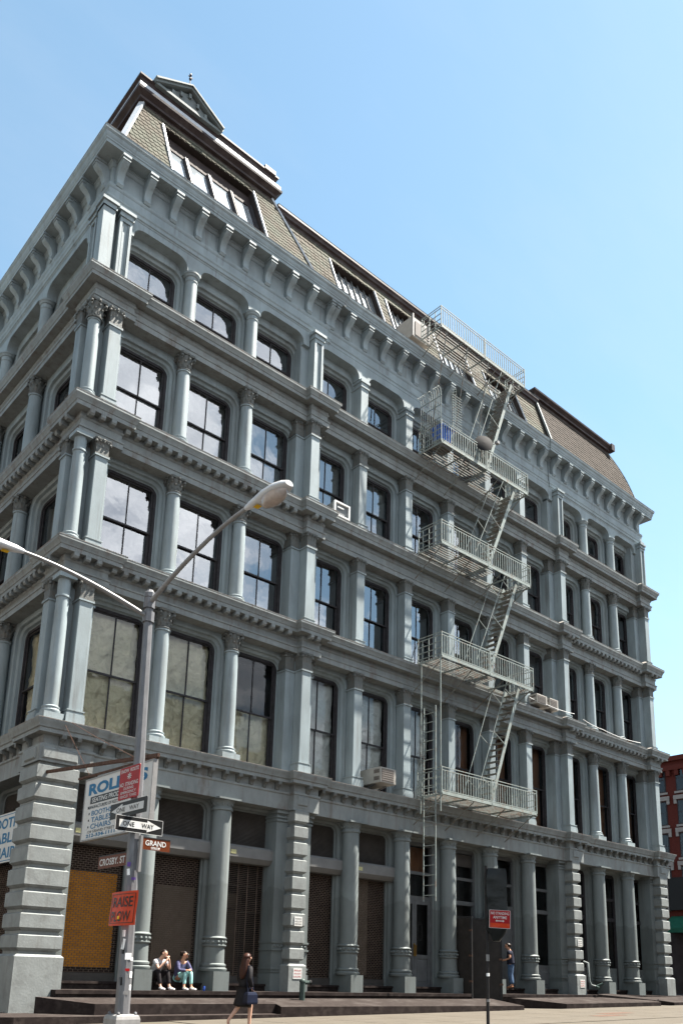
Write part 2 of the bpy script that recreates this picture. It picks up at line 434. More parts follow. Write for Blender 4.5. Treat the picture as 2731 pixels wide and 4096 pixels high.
def leaf(mb, ang, r0, z0, h, w, out, rad):
    """One acanthus leaf: a strip that climbs the bell and curls over."""
    ca, sa = math.cos(ang), math.sin(ang); tx, ty = -sa, ca
    k = 1.0 if rad is None else 1.0
    prof = [(0, 0, .75), (.05, .35, 1.0), (.16, .7, .95), (.55, .98, .75), (.95, .93, .5), (1.0, .74, .25)]
    b = len(mb.v)
    for (o, hh, ww) in prof:
        r = r0 + out * o; z = z0 + h * hh
        for s in (-1, 0, 1):
            rr = r + (0.014 if s == 0 else 0)
            mb.v.append((rr * ca + tx * s * w * ww / 2, rr * sa + ty * s * w * ww / 2, z))
    for i in range(len(prof) - 1):
        for j in range(2):
            a = b + i * 3 + j
            mb.q(a, a + 1, a + 4, a + 3)
            mb.q(a + 3, a + 4, a + 1, a)

def capital_mesh(name, r, h, square=False):
    mb = MB()
    if square:
        hw = r
        prof = [(hw + .03, 0), (hw + .03, .03), (hw, .04), (hw, h * .55), (hw * 1.16, h * .86)]
        for (a0, z0), (a1, z1) in zip(prof[:-1], prof[1:]):
            mb.rings([[(-a0, -a0, z0), (a0, -a0, z0), (a0, a0, z0), (-a0, a0, z0)], [(-a1, -a1, z1), (a1, -a1, z1), (a1, a1, z1), (-a1, a1, z1)]], cap=False)
        for f in range(4):
            for j, off in enumerate((-.62, 0, .62)):
                a = f * PI / 2
                sub = MB(); leaf(sub, 0, hw, h * .5, h * .34, hw * .6, .075, None)
                c, s = math.cos(a), math.sin(a)
                b = len(mb.v)
                for (x, y, z) in sub.v:
                    y += off * hw
                    mb.v.append((x * c - y * s, x * s + y * c, z))
                for fc in sub.f: mb.q(*[b + i for i in fc])
        rc = hw * 1.18 * 1.414
    else:
        mb.lathe([(r + .02, -.02), (r + .035, .0), (r + .035, .025), (r + .01, .045), (r * .98, .06), (r * 1.0, h * .5), (r * 1.2, h * .86)], 14, cap=False)
        for i in range(8): leaf(mb, i * PI / 4 + PI / 8, r, .06, h * .36, r * .62, .07, None)
        for i in range(8): leaf(mb, i * PI / 4, r * 1.02, h * .26, h * .42, r * .58, .095, None)
        rc = r * 1.62
    for i in range(4):
        a = PI / 4 + i * PI / 2
        c, s = math.cos(a), math.sin(a)
        p = [(r * .98, h * .5), (r * 1.2, h * .7), (rc * .92, h * .84), (rc, h * .8), (rc * .99, h * .7), (rc * .93, h * .72)]
        mb.tube([(q[0] * c, q[0] * s, q[1]) for q in p], .032, 5, .024)
        mb.sphere((rc * .95 * c, rc * .95 * s, h * .76), .045, 6, 4)
    for i in range(4):
        a = i * PI / 2
        mb.sphere((r * 1.28 * math.cos(a), r * 1.28 * math.sin(a), h * .9), .045, 6, 4)
    # abacus: concave-sided slab
    e = rc * .72; pts = []
    for i in range(4):
        a = PI / 4 + i * PI / 2
        for d, rr in ((-.10, rc * 1.02), (.10, rc * 1.02), (.42, rc * .80), (.785, rc * .745), (1.15, rc * .80)):
            pts.append((rr * math.cos(a + d), rr * math.sin(a + d)))
    mb.rings([[(x * .96, y * .96, h * .87) for x, y in pts], [(x, y, h * .9) for x, y in pts], [(x, y, h) for x, y in pts]])
    return mb.mesh(name, 'iron_dirty', 40)

def shaft_mesh(name, r0, r1, h, base, mt, square=False):
    mb = MB()
    if base:
        mb.box(-r0 * 1.38, r0 * 1.38, -r0 * 1.38, r0 * 1.38, 0, .17)
    z = .17 if base else 0.0
    if square:
        for (e, a, b) in ((.055, z, z + .07), (.03, z + .07, z + .13), (.05, z + .13, z + .16)): mb.box(-r0 - e, r0 + e, -r0 - e, r0 + e, a, b)
        mb.cham(-r0, r0, -r0, r0, z + .16, h, .012)
        mb.box(-r0 - .03, r0 + .03, -r0 - .03, r0 + .03, h - .04, h)
        return mb.mesh(name, mt)
    prof = [(r0 * 1.3, z), (r0 * 1.36, z + .03), (r0 * 1.36, z + .07), (r0 * 1.22, z + .09), (r0 * 1.16, z + .11), (r0 * 1.22, z + .13), (r0 * 1.22, z + .16), (r0 * 1.02, z + .19)]
    for k in range(7):
        t = k / 6
        prof.append((r0 + (r1 - r0) * t ** 1.6, z + .19 + (h - z - .25) * t))
    prof += [(r1 * 1.14, h - .055), (r1 * 1.17, h - .03), (r1 * 1.14, h - .005), (r1, h)]
    mb.lathe(prof, 20)
    return mb.mesh(name, mt, 35)

CAP = {}
def cap_for(kind, h):
    k = (kind, round(h, 2))
    if k not in CAP:
        CAP[k] = capital_mesh('capital', .185 if kind == 'round' else .17, h, kind == 'square')
    return CAP[k]
SH = {}
def shaft_for(fl, kind, h, base):
    k = (fl, kind, base)
    if k not in SH:
        SH[k] = shaft_mesh('shaft', .205 if kind == 'round' else .17, .18 if kind == 'round' else .17, h, base, 'paint', kind == 'square')
    return SH[k]
def g2w(side, a, d):
    """Along-front and depth (positive = into the building) to the plan."""
    return (a, d) if side == 'g' else (d, a)
ROT = {'g': 0.0, 'c': -PI / 2}
def column(side, a, d, fl, kind, base=None):
    zb, zn, zc, zt, zw = ST[fl]
    if base is None: base = (fl == 2)
    x, y = g2w(side, a, d)
    s = put('column' if kind == 'round' else 'pilaster', shaft_for(fl, kind, zn - zb, base), BLD, (x, y, zb), ROT[side])
    put('capital', cap_for(kind, zc - zn + .01), s, (0, 0, zn - zb))
    return s
# storeys two to four on both fronts
for fl in (2, 3, 4):
    for i, x in enumerate(COLX):
        if i in ROUND: column('g', x, 0, fl, 'round')
        else:
            column('g', x, -.03, fl, 'square')
    for s in CRO: column('c', s, 0, fl, 'round')
    zb, zn, zc, zt, zw = ST[fl]
    # corner cluster: slim column between two pilasters, each backed by a narrow second one
    h = zn - zb
    me = SH.setdefault((fl, 'slim', 1), shaft_mesh('shaft', .172, .155, h, fl == 2, 'paint'))
    k = put('corner_column', me, BLD, (-.14, -.14, zb))
    if fl == 4: put('capital', cap_for('round', zc - zn + .01), k, (0, 0, h))
    else:
        mb = MB(); mb.lathe([(.15, 0), (.155, zc - zn - .1)], 18); mb.box(-.22, .22, -.22, .22, zc - zn - .1, zc - zn + .004)
        mb.obj('bare_bell', 'paint', k, (0, 0, h), smooth=35)
    for side in 'gc':
        column(side, .37, -.17, fl, 'square')
        x, y = g2w(side, .56, .0)
        p = put('back_pilaster', SH.setdefault((fl, 'back', 0), (lambda m: m.box(-.1, .1, -.12, .3, 0, h).box(-.13, .13, -.16, .3, h - .05, h).mesh('pilaster', 'paint'))(MB())), BLD, (x, y, zb), ROT[side])
    # piers
    for px in PIERS + [XE]:
        column('g', px, -.19, fl, 'square')
        mb = MB(); mb.box(-.17, .17, -.03, .55, 0, zc - zb)
        mb.box(-.5, -.16, .0, .4, 0, h); mb.box(.16, .5, .0, .4, 0, h)
        mb.box(-.53, -.2, -.03, .4, h - .05, h - .002); mb.box(.2, .53, -.03, .4, h - .05, h - .002)
        mb.box(-.53, -.2, -.03, .4, .0, .2); mb.box(.2, .53, -.03, .4, .0, .2)
        b = mb.obj('pier_core', 'paint', BLD, (px, 0, zb))
        for sx in (-1, 1): put('capital', cap_for('square', zc - zn + .01), b, (sx * .36, .16, h))

# ---- window openings with rounded heads
def opening_mesh(hw, zb, zt, rad, wl, wr, ztop, mt, y_in=.50):
    """Moulded surround plus the wall plate around it; x centred on the opening, z absolute from 0 = zb."""
    H = zt - zb; T = ztop - zb
    prof = [(0, y_in), (0, .44), (.03, .42), (.045, .34), (.085, .32), (.11, .30), (.12, .22), (.165, .20)]
    path = [(-hw, -.02, -1, 0), (-hw, H - rad, -1, 0)]
    for k in range(1, 8):
        a = PI - k * PI / 2 / 8
        path.append((-hw + rad + rad * math.cos(a), H - rad + rad * math.sin(a), math.cos(a), math.sin(a)))
    path.append((-hw + rad, H, 0, 1))
    path += [(-x, z, -nx, nz) for (x, z, nx, nz) in reversed(path)]
    mb = MB()
    k = len(prof)
    for (x, z, nx, nz) in path:
        for (n, y) in prof: mb.v.append((x + nx * n, y, z + nz * n))
    for i in range(len(path) - 1):
        for j in range(k - 1):
            mb.q(i * k + j, i * k + j + 1, (i + 1) * k + j + 1, (i + 1) * k + j)
    # plate
    b = len(mb.v)
    for (x, z, nx, nz) in path:
        px, pz = x + nx * .165, z + nz * .165
        if abs(nx) > .72: ox, oz = (-wl if nx < 0 else wr), (pz if nz == 0 else T * (.0) + max(pz, H - rad) + nz * (T - H + rad) * .9)
        else: ox, oz = (max(-wl, min(wr, px + nx * .6)), T)
        if abs(nx) > .72: oz = min(oz, T)
        mb.v += [(px, .20, pz), (ox, .20, oz)]
    for i in range(len(path) - 1):
        a = b + 2 * i
        mb.q(a, a + 1, a + 3, a + 2)
    # the two upper corners
    for sx, wx in ((-1, -wl), (1, wr)):
        b = len(mb.v); mb.v += [(wx, .201, H - rad), (wx, .201, T), (sx * (hw - rad + .3), .201, T)]
        mb.q(b, b + 1, b + 2) if sx < 0 else mb.q(b + 2, b + 1, b)
    return mb.mesh('window_surround', mt, 30)

def frame_mesh(hw, H, rad, mt, t=.075, y0=.43, y1=.53):
    """Dark window frame that follows the rounded head."""
    def loop(e, r):
        p = [(-hw + e, 0), (-hw + e, H - rad)]
        for k in range(1, 8):
            a = PI - k * PI / 2 / 8; rr = max(rad - e, .01)
            p.append((-hw + rad + rr * math.cos(a), H - rad + rr * math.sin(a)))
        p.append((-hw + rad, H - e))
        return p + [(-x, z) for x, z in reversed(p)]
    A, B = loop(-.01, rad), loop(t, rad)
    mb = MB(); n = len(A)
    for (xa, za), (xb, zb) in zip(A, B): mb.v += [(xa, y0, za), (xb, y0, zb), (xb, y1, zb)]
    for i in range(n - 1):
        a = 3 * i
        mb.q(a, a + 3, a + 4, a + 1); mb.q(a + 1, a + 4, a + 5, a + 2)
    # fill the inner corners square so the sash sits behind
    for sx in (-1, 1):
        b = len(mb.v)
        pts = [(sx * (hw - t - .005), H - rad)] + [(sx * (hw - rad + max(rad - t, .01) * math.cos(k * PI / 16)), H - rad + max(rad - t, .01) * math.sin(k * PI / 16)) for k in range(9)] + [(sx * (hw - t + .02), H - t + .02)]
        mb.v += [(x, y0 + .02, z) for x, z in pts]
        mb.q(*([b + i for i in range(len(pts))] if sx < 0 else [b + i for i in reversed(range(len(pts)))]))
    mb.box(-hw + .01, hw - .01, y0, y1 + .04, -.01, .07)
    return mb.mesh('window_frame', mt)

def drape_mesh(w, h, seed, crumple, mt, nx=44, nz=64):
    rr = random.Random(seed)
    ph = [(rr.uniform(1, 7), rr.uniform(-6, 6), rr.uniform(0, 6), rr.uniform(.3, 1)) for _ in range(9)]
    mb = MB()
    for j in range(nz + 1):
        for i in range(nx + 1):
            x = -w / 2 + w * i / nx; z = h * j / nz; y = 0
            if crumple == 'fold':
                y = .05 * math.sin(x * 26 + 1.5 * math.sin(z * .8 + seed)) * (.5 + .5 * math.sin(x * 5 + seed))
            else:
                for q, (a, b, c, d) in enumerate(ph): y += (.034 if q < 4 else .016) * d * (1 - abs(math.sin(a * x * (.9 if q < 4 else 2.6) + b * z * (.5 if q < 4 else 1.3) + c + 1.3 * math.sin(z * 1.7 + x * 2 + c)))) ** 2
            mb.v.append((x, -y * 1.3, z))
    for j in range(nz):
        for i in range(nx):
            a = j * (nx + 1) + i
            mb.q(a, a + 1, a + nx + 2, a + nx + 1)
    return mb.mesh('drape', mt, 60)

WCACHE = {}
def window(side, a, fl, wl=1.095, wr=1.095, hw=.80, kind='glass', drape=None, sash='sash_dark', lower=True):
    zb, zn, zc, zt, zw = ST[fl]
    ztop = zc if fl < 5 else 21.36
    key = (fl, hw, wl, wr)
    if key not in WCACHE: WCACHE[key] = opening_mesh(hw, zb, zw, .24, wl, wr, ztop, 'paint')
    x, y = g2w(side, a, 0)
    o = put('window', WCACHE[key], BLD, (x, y, zb), ROT[side])
    H = zw - zb
    k2 = ('f', fl, hw, sash)
    if k2 not in WCACHE: WCACHE[k2] = frame_mesh(hw, H, .24, sash)
    put('frame', WCACHE[k2], o)
    zm = H * .5
    k3 = ('s', fl, hw, sash)
    if k3 not in WCACHE:
        iw = hw - .075
        def sashm(z0, z1, y0, y1, t):
            m = MB()
            m.box(-iw, -iw + t, y0, y1, z0, z1); m.box(iw - t, iw, y0, y1, z0, z1)
            m.box(-iw + t, iw - t, y0, y1, z1 - t, z1); m.box(-iw + t, iw - t, y0, y1, z0, z0 + t)
            m.box(-.017, .017, y0 + .004, y1 - .004, z0 + t, z1 - t)
            return m.mesh('sash', sash)
        pw = iw - .05 - .017
        def pane(z0, z1, y):
            m = MB(); m.box(-pw / 2, pw / 2, y, y + .008, z0, z1); return m
        WCACHE[k3] = (sashm(zm - .03, H - .07, .47, .51, .045), sashm(.07, zm + .04, .52, .56, .055), pw)
    su, slw, pw = WCACHE[k3]
    put('upper_sash', su, o); put('lower_sash', slw, o)
    for zi, (z0, z1, y) in enumerate(((zm + .015, H - .115, .488), (.125, zm - .015, .538))):
        for sx in (-1, 1):
            kp = ('p', fl, hw, kind, zi)
            if kp not in WCACHE:
                m = MB(); m.v = [(-pw / 2 - .004, 0, 0), (pw / 2 + .004, 0, 0), (pw / 2 + .004, 0, z1 - z0), (-pw / 2 - .004, 0, z1 - z0)]; m.q(0, 1, 2, 3); WCACHE[kp] = m.mesh('pane', kind)
            p = put('pane', WCACHE[kp], o, (sx * (pw / 2 + .017), y, z0))
            p.rotation_euler = (random.uniform(-.006, .006), 0, random.uniform(-.006, .006))
    if drape:
        mt, style, part = drape
        kd = ('d', fl, hw, mt, style, part, int(a * 7) % 4)
        if kd not in WCACHE:
            hh = {'full': H - .06, 'low': zm, 'top': H * .5, 'most': H * .8}[part]
            WCACHE[kd] = drape_mesh(2 * hw - .1, hh, int(a * 13) + fl, style, mt)
        z0 = {'full': .03, 'low': .03, 'top': zm, 'most': .03}[part]
        put('curtain', WCACHE[kd], o, (0, .70, z0))
    return o
cream = ('sheet_cream', 'crumple', 'full'); white = ('sheet_white', 'crumple', 'full'); brown = ('curtain_brown', 'fold', 'full'); grey = ('curtain_grey', 'fold', 'full')
DR = {2: [cream, cream, ('sheet_cream', 'crumple', 'low'), white, white, ('sheet_white', 'fold', 'full'), brown, brown, brown, brown, brown, brown],
      3: [None, None, None, None, None, None, None, grey, grey, grey, None, None],
      4: [white, ('sheet_white', 'fold', 'full'), ('sheet_white', 'fold', 'full'), white, ('sheet_white', 'fold', 'full'), None, None, grey, grey, None, brown, None],
      5: [None, None, None, None, None, None, None, None, None, None, None, None]}
for fl in (2, 3, 4, 5):
    for i, x in enumerate(WINX):
        window('g', x, fl, kind='glass_plain' if fl == 2 else 'glass', drape=DR[fl][i])
    for i, s in enumerate(CROW):
        window('c', s, fl, wl=1.65, wr=1.65, hw=1.18, kind='glass_plain', drape=(cream if (fl, i) == (2, 0) else grey if i == 0 else None))

# ---- ledges between storeys
def plan(bw, corner=.77, cb=.10, far=15.0):
    p = [(0, far), (0, corner), (-cb, corner), (-cb, -cb), (corner, -cb), (corner, 0)]
    for px in PIERS: p += [(px + .14 - bw, 0), (px + .14 - bw, -.2), (px + .14 + bw, -.2), (px + .14 + bw, 0)]
    p += [(XE - .30, 0), (XE - .30, -.2), (XE + .32, -.2), (XE + .32, 1.2)]
    return p
def ledge(z0, z1, lip, bw=.2, low=False, zs=None):
    """Entablature: fascia, frieze, bed mould, deep soffit, corona and cyma; zs is the storey level behind the sloping cap."""
    h = z1 - z0
    zs = z1 + .01 if zs is None else zs
    if low:
        prof = [(-.3, z0), (.2, z0), (.2, z0 + .42), (.23, z0 + .45), (.23, z0 + .50), (.18, z0 + .52), (.18, z0 + .72),
                (lip - .09, z0 + .74), (lip - .09, z0 + .83), (lip - .06, z0 + .85), (lip - .045, z0 + .93), (lip - .01, z0 + .98), (lip, z0 + 1.02), (lip, z1 - .012)]
    else:
        prof = [(-.3, z0), (.17, z0), (.17, z0 + .15), (.195, z0 + .165), (.2, z0 + .205), (.135, z0 + .22), (.135, z0 + h * .44), (.155, z0 + h * .455),
                (.18, z0 + h * .50), (.15, z0 + h * .51), (.15, z0 + h * .63), (lip - .085, z0 + h * .635), (lip - .085, z0 + h * .75), (lip - .065, z0 + h * .765),
                (lip - .05, z0 + h * .83), (lip - .012, z0 + h * .89), (lip, z0 + h * .915), (lip, z1 - .012)]
    o = sweep(MB(), plan(bw), prof).obj('ledge', 'ledge_paint', BLD, smooth=25)
    # painted sheet-metal cap on top, worn and rusty at the edge
    sweep(MB(), plan(bw), [(lip - .02, z1 - .018), (lip + .006, z1 - .018), (lip + .008, z1), (.26, zs + .004), (-.28, zs + .006)], cap=True).obj('ledge_cap', 'ledge_cap', o)
    return o
L2 = ledge(5.62, 6.67, .45, .26, True, 6.70)
L3 = ledge(10.35, 11.21, .46, zs=11.30)
L4 = ledge(14.24, 15.20, .46, zs=15.34)
L5 = ledge(18.18, 19.07, .46, zs=19.20)
# frieze blocks over the corner cluster and piers read from the break-outs above; blocks under the corona
def blocks(parent, z0, z1, dep, y0, spans, pitch, me):
    for side, a0, a1, d in spans:
        n = max(1, round((a1 - a0) / pitch))
        for i in range(n):
            a = a0 + (i + .5) * (a1 - a0) / n
            x, y = g2w(side, a, d)
            put('modillion', me, parent, (x, y, z0), ROT[side])
mb = MB(); mb.prism([(0, 0), (0, .13), (.225, .13), (.225, .045), (.19, .0)], -.065, .065)
blk = MB(); blk.v = [(y, -.15 - x, z) for x, y, z in mb.v]; blk.f = mb.f; blk.m = mb.m
blk_me = blk.mesh('modillion', 'ledge_paint')
SPANS = [('g', .85, 6.75, 0), ('g', 21.2, 26.7, 0), ('c', .85, 9.0, 0), ('g', -.2, .7, -.10), ('c', .0, .7, -.10), ('g', 7.15, 7.65, -.2), ('g', 20.6, 21.1, -.2), ('g', XE - .3, XE + .4, -.2)]
for lg, z0 in ((L3, 10.35 + .86 * .635 - .125), (L4, 14.24 + .96 * .635 - .125)): blocks(lg, z0, 0, 0, 0, SPANS, .31, blk_me)
# scroll brackets under the lowest ledge
def scroll_mesh(w, prof, name, mt):
    mb = MB(); mb.prism(prof, -w / 2, w / 2)
    t = MB(); t.v = [(y, -x, z) for x, y, z in mb.v]; t.f = mb.f; t.m = mb.m
    return t
sc = scroll_mesh(.11, [(0, 0), (0, .26), (.17, .26), (.2, .2), (.18, .14), (.12, .13), (.075, .07), (.07, .03), (.04, -.01)], 'scroll', 'iron_dirty')
sc.sphere((0, -.15, .19), .05, 6, 4).sphere((0, -.05, .03), .04, 6, 4).sphere((0, -.1, .12), .035, 6, 4)
sc_me = sc.mesh('scroll_bracket', 'iron_dirty', 45)
for side, a0, a1, d in [('g', .95, 6.7, -.18), ('g', 7.85, 20.2, -.18), ('g', 21.3, 26.8, -.18), ('c', .95, 9.0, -.18), ('g', -.05, .7, -.28), ('c', .1, .7, -.28), ('g', 7.15, 7.7, -.38), ('g', 20.55, 21.1, -.38), ('g', XE - .3, XE + .4, -.38)]:
    n = max(1, round((a1 - a0) / .44))
    for i in range(n):
        x, y = g2w(side, a0 + (i + .5) * (a1 - a0) / n, d)
        put('scroll_bracket', sc_me, L2, (x, y, 6.12), ROT[side])

# ---- fifth storey: spandrels with rounded openings, plain columns, panelled piers
def spandrel_mesh(w, hw, z0, zs, zt, rad):
    """Front plate above an opening: head at zs, rounded shoulders down to z0, top zt; with soffit behind."""
    pts = [(-hw, z0)]
    for k in range(0, 9):
        a = PI - k * PI / 2 / 8
        pts.append((-hw + rad + rad * math.cos(a), zs - rad * .8 + rad * .8 * math.sin(a)))
    pts += [(-x, z) for x, z in reversed(pts)]
    mb = MB(); n = len(pts)
    b = 0
    for x, z in pts: mb.v += [(x, -.13, z), (x, .2, z), (x, -.13, zt)]
    for i in range(n - 1):
        a = 3 * i
        mb.q(a, a + 3, a + 4, a + 1)
        mb.q(a + 2, a + 5, a + 3, a) if i not in (0, n - 2) else None
    # shoulders
    for sx, i0, i1 in ((-1, 0, 1), (1, n - 1, n - 2)):
        b = len(mb.v); mb.v += [(sx * w, -.13, z0), (sx * hw, -.13, z0), (sx * hw, -.13, pts[i1][1]), (sx * hw, -.13, zt), (sx * w, -.13, zt)]
        mb.q(b, b + 1, b + 2, b + 3, b + 4) if sx < 0 else mb.q(b + 4, b + 3, b + 2, b + 1, b)
        b = len(mb.v); mb.v += [(sx * w, -.13, z0), (sx * hw, -.13, z0), (sx * hw, .2, z0), (sx * w, .2, z0)]
        mb.q(b, b + 3, b + 2, b + 1) if sx < 0 else mb.q(b, b + 1, b + 2, b + 3)
    return mb.mesh('spandrel', 'paint', 30)
sp_me = spandrel_mesh(1.095, .86, 20.95, 21.3, 21.62, .34)
for x in WINX: put('spandrel', sp_me, BLD, (x, 0, 0))
sp_c = spandrel_mesh(1.585, 1.36, 20.95, 21.3, 21.62, .34)
for s in CROW: put('spandrel', sp_c, BLD, (0, s, 0), ROT['c'])
h5 = 20.95 - 19.2
mb = MB(); mb.lathe([(.2, 0), (.19, .3), (.178, h5 - .3), (.195, h5 - .28), (.195, h5 - .25), (.178, h5 - .23), (.178, h5 - .14), (.21, h5 - .12), (.215, h5 - .09), (.235, h5 - .06), (.25, h5 - .05), (.25, h5)], 20)
tus = mb.mesh('tuscan_column', 'paint', 35)
mb = MB(); mb.cham(-.17, .17, -.2, .3, 0, h5, .012).box(-.2, .2, -.23, .3, h5 - .3, h5 - .25).box(-.21, .21, -.24, .3, h5 - .1, h5 - .003)
tup = mb.mesh('plain_pilaster', 'paint')
for i, x in enumerate(COLX):
    put('column' if i in ROUND else 'pilaster', tus if i in ROUND else tup, BLD, (x, 0 if i in ROUND else .02, 19.2))
for s in CRO: put('column', tus, BLD, (0, s, 19.2))
def panel_pier(hw, y0, y1, h):
    mb = MB(); t = .07
    mb.box(-hw, -hw + t, y0, y1, 0, h); mb.box(hw - t, hw, y0, y1, 0, h)
    mb.box(-hw + t, hw - t, y0, y1, 0, .1); mb.box(-hw + t, hw - t, y0, y1, h - .12, h)
    mb.box(-hw + t, hw - t, y0 + .05, y1, .1, h - .12)
    mb.box(-hw + t + .02, -hw + t + .04, y0 + .02, y0 + .06, .12, h - .14); mb.box(hw - t - .04, hw - t - .02, y0 + .02, y0 + .06, .12, h - .14)
    mb.box(-hw - .035, hw + .035, y0 - .035, y1, h, h + .06); mb.box(-hw - .02, hw + .02, y0 - .02, y1, h + .06, h + .16); mb.box(-hw - .07, hw + .07, y0 - .07, y1, h + .16, h + .25)
    return mb.mesh('panelled_pier', 'paint')
pp = panel_pier(.18, -.16, .5, 2.0)
for px in PIERS + [XE]: put('panelled_pier', pp, BLD, (px, -.2, 19.2)); MB().box(-.48, .48, -.02, .3, 0, 2.3).obj('pier_core', 'paint', BLD, (px, 0, 19.2))
ppc = panel_pier(.17, -.17, .17, 2.0)
pk = put('panelled_pier', ppc, BLD, (-.12, -.12, 19.2))
put('panelled_pier', ppc, BLD, (-.12, -.12, 19.2), -PI / 2).scale = (1.003, 1.003, 1)
for side in 'gc':
    x, y = g2w(side, .40, -.1)
    put('panelled_pier', pp, BLD, (x, y, 19.2), ROT[side])
MB().box(-.04, .62, .02, .62, 0, 2.4).obj('corner_core', 'paint', BLD, (0, 0, 19.2))
for z0, z1 in ((6.7, 10.4), (11.3, 14.3), (15.34, 18.2)): MB().box(.03, .62, .03, .62, 0, z1 - z0).obj('corner_core', 'paint', BLD, (0, 0, z0))

# ---- main cornice
CP = [(-.04, 15), (-.04, -.04), (7.75, -.04), (7.75, 0), (20.35, 0), (20.35, -.04), (XE + .35, -.04), (XE + .35, 2.2)]
prof = [(-.2, 21.5), (.10, 21.5), (.11, 21.54), (.14, 21.56), (.14, 21.66), (.165, 21.70), (.165, 21.76), (.09, 21.80), (.09, 22.05), (.105, 22.07), (.125, 22.12), (.125, 22.18), (.03, 22.22),
        (.03, 22.80), (.06, 22.82), (.09, 22.89), (.12, 22.91), (.12, 22.97), (.47, 22.99), (.47, 23.08), (.49, 23.10), (.49, 23.15), (.505, 23.17), (.525, 23.24), (.525, 23.28), (.57, 23.34), (.58, 23.42)]
CORN = sweep(MB(), CP, prof).obj('main_cornice', 'paint', BLD, smooth=25)
sweep(MB(), CP, [(.56, 23.415), (.584, 23.415), (.587, 23.43), (.2, 23.68), (-.9, 23.95)]).obj('cornice_cap', 'ledge_cap', CORN)
br = scroll_mesh(.20, [(0, 0), (0, .80), (.42, .80), (.43, .73), (.41, .69), (.415, .60), (.37, .52), (.25, .44), (.16, .32), (.125, .2), (.135, .1), (.155, .04), (.11, -.03), (.03, -.05)], 'bracket', 'paint')
br.box(-.125, .125, -.455, -.02, .72, .805).box(-.118, .118, -.44, -.32, .62, .655)
br_me = br.mesh('cornice_bracket', 'paint', 30)
def bracket(side, a, d):
    x, y = g2w(side, a, d); put('bracket', br_me, CORN, (x, y, 22.185), ROT[side])
x = .12
while x < XE + .2:
    bracket('g', x, (-.08 if (x < 7.7 or x > 20.4) else -.035)); x += .8505
for k in range(17): bracket('c', .2 + .86 * k, -.075)
bracket('g', 7.95, -.035)
# seams in the frieze boards
mb = MB()
for k in range(33): mb.box(.55 + .8505 * k, .558 + .8505 * k, -.076 if (k > 8 and k < 24) else -.076, -.03, 22.25, 22.97)
# ---- body behind everything
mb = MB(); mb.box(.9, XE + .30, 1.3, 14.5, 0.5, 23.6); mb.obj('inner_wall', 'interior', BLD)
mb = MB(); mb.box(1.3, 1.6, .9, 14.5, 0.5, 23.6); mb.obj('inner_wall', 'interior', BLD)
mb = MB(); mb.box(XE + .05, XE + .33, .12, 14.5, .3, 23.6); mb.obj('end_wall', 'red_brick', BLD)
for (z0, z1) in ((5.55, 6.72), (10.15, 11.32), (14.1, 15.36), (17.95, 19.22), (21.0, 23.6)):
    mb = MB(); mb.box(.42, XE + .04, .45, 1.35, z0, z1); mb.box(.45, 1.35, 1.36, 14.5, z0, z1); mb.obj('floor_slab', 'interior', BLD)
def sheet_pane(x0, x1, y, z0, z1):
    m = MB(); m.v = [(x0, y, z0), (x1, y, z0), (x1, y, z1), (x0, y, z1)]; m.q(0, 1, 2, 3); return m
# ------------------------------------------------------------------ ground storey
mb = MB()
mb.box(-.235, .235, -.42, .5, 0, .48)
prof = [(.345, .48), (.36, .51), (.36, .55), (.325, .57), (.31, .59), (.33, .61), (.33, .65), (.285, .68), (.275, 1.07), (.30, 1.09), (.315, 1.11), (.315, 1.13), (.28, 1.145), (.28, 1.27), (.315, 1.285), (.32, 1.31), (.30, 1.325), (.272, 1.35)]
for k in range(7): prof.append((.27 - .016 * (k / 6) ** 1.5, 1.4 + 3.2 * k / 6))
prof += [(.285, 4.62), (.29, 4.65), (.285, 4.68), (.26, 4.7), (.265, 4.76), (.31, 4.84), (.33, 4.87), (.33, 4.885)]
mb.lathe(prof, 22)
for k in range(14):
    a = 2 * PI * k / 14
    mb.sphere((.285 * math.cos(a), .285 * math.sin(a), 1.207), .05, 6, 4)
for k in range(12):
    a = 2 * PI * k / 12
    mb.sphere((.275 * math.cos(a), .275 * math.sin(a), 4.78), .03, 5, 3, sz=1.6)
mb.box(-.35, .35, -.38, .5, 4.885, 4.935)
gcol = mb.mesh('ground_column', 'ground_paint', 35)
for x in COLX: put('ground_column', gcol, BLD, (x, 0, Z1))
for s in CRO[:3]: put('ground_column', gcol, BLD, (0, s, Z1), ROT['c'])

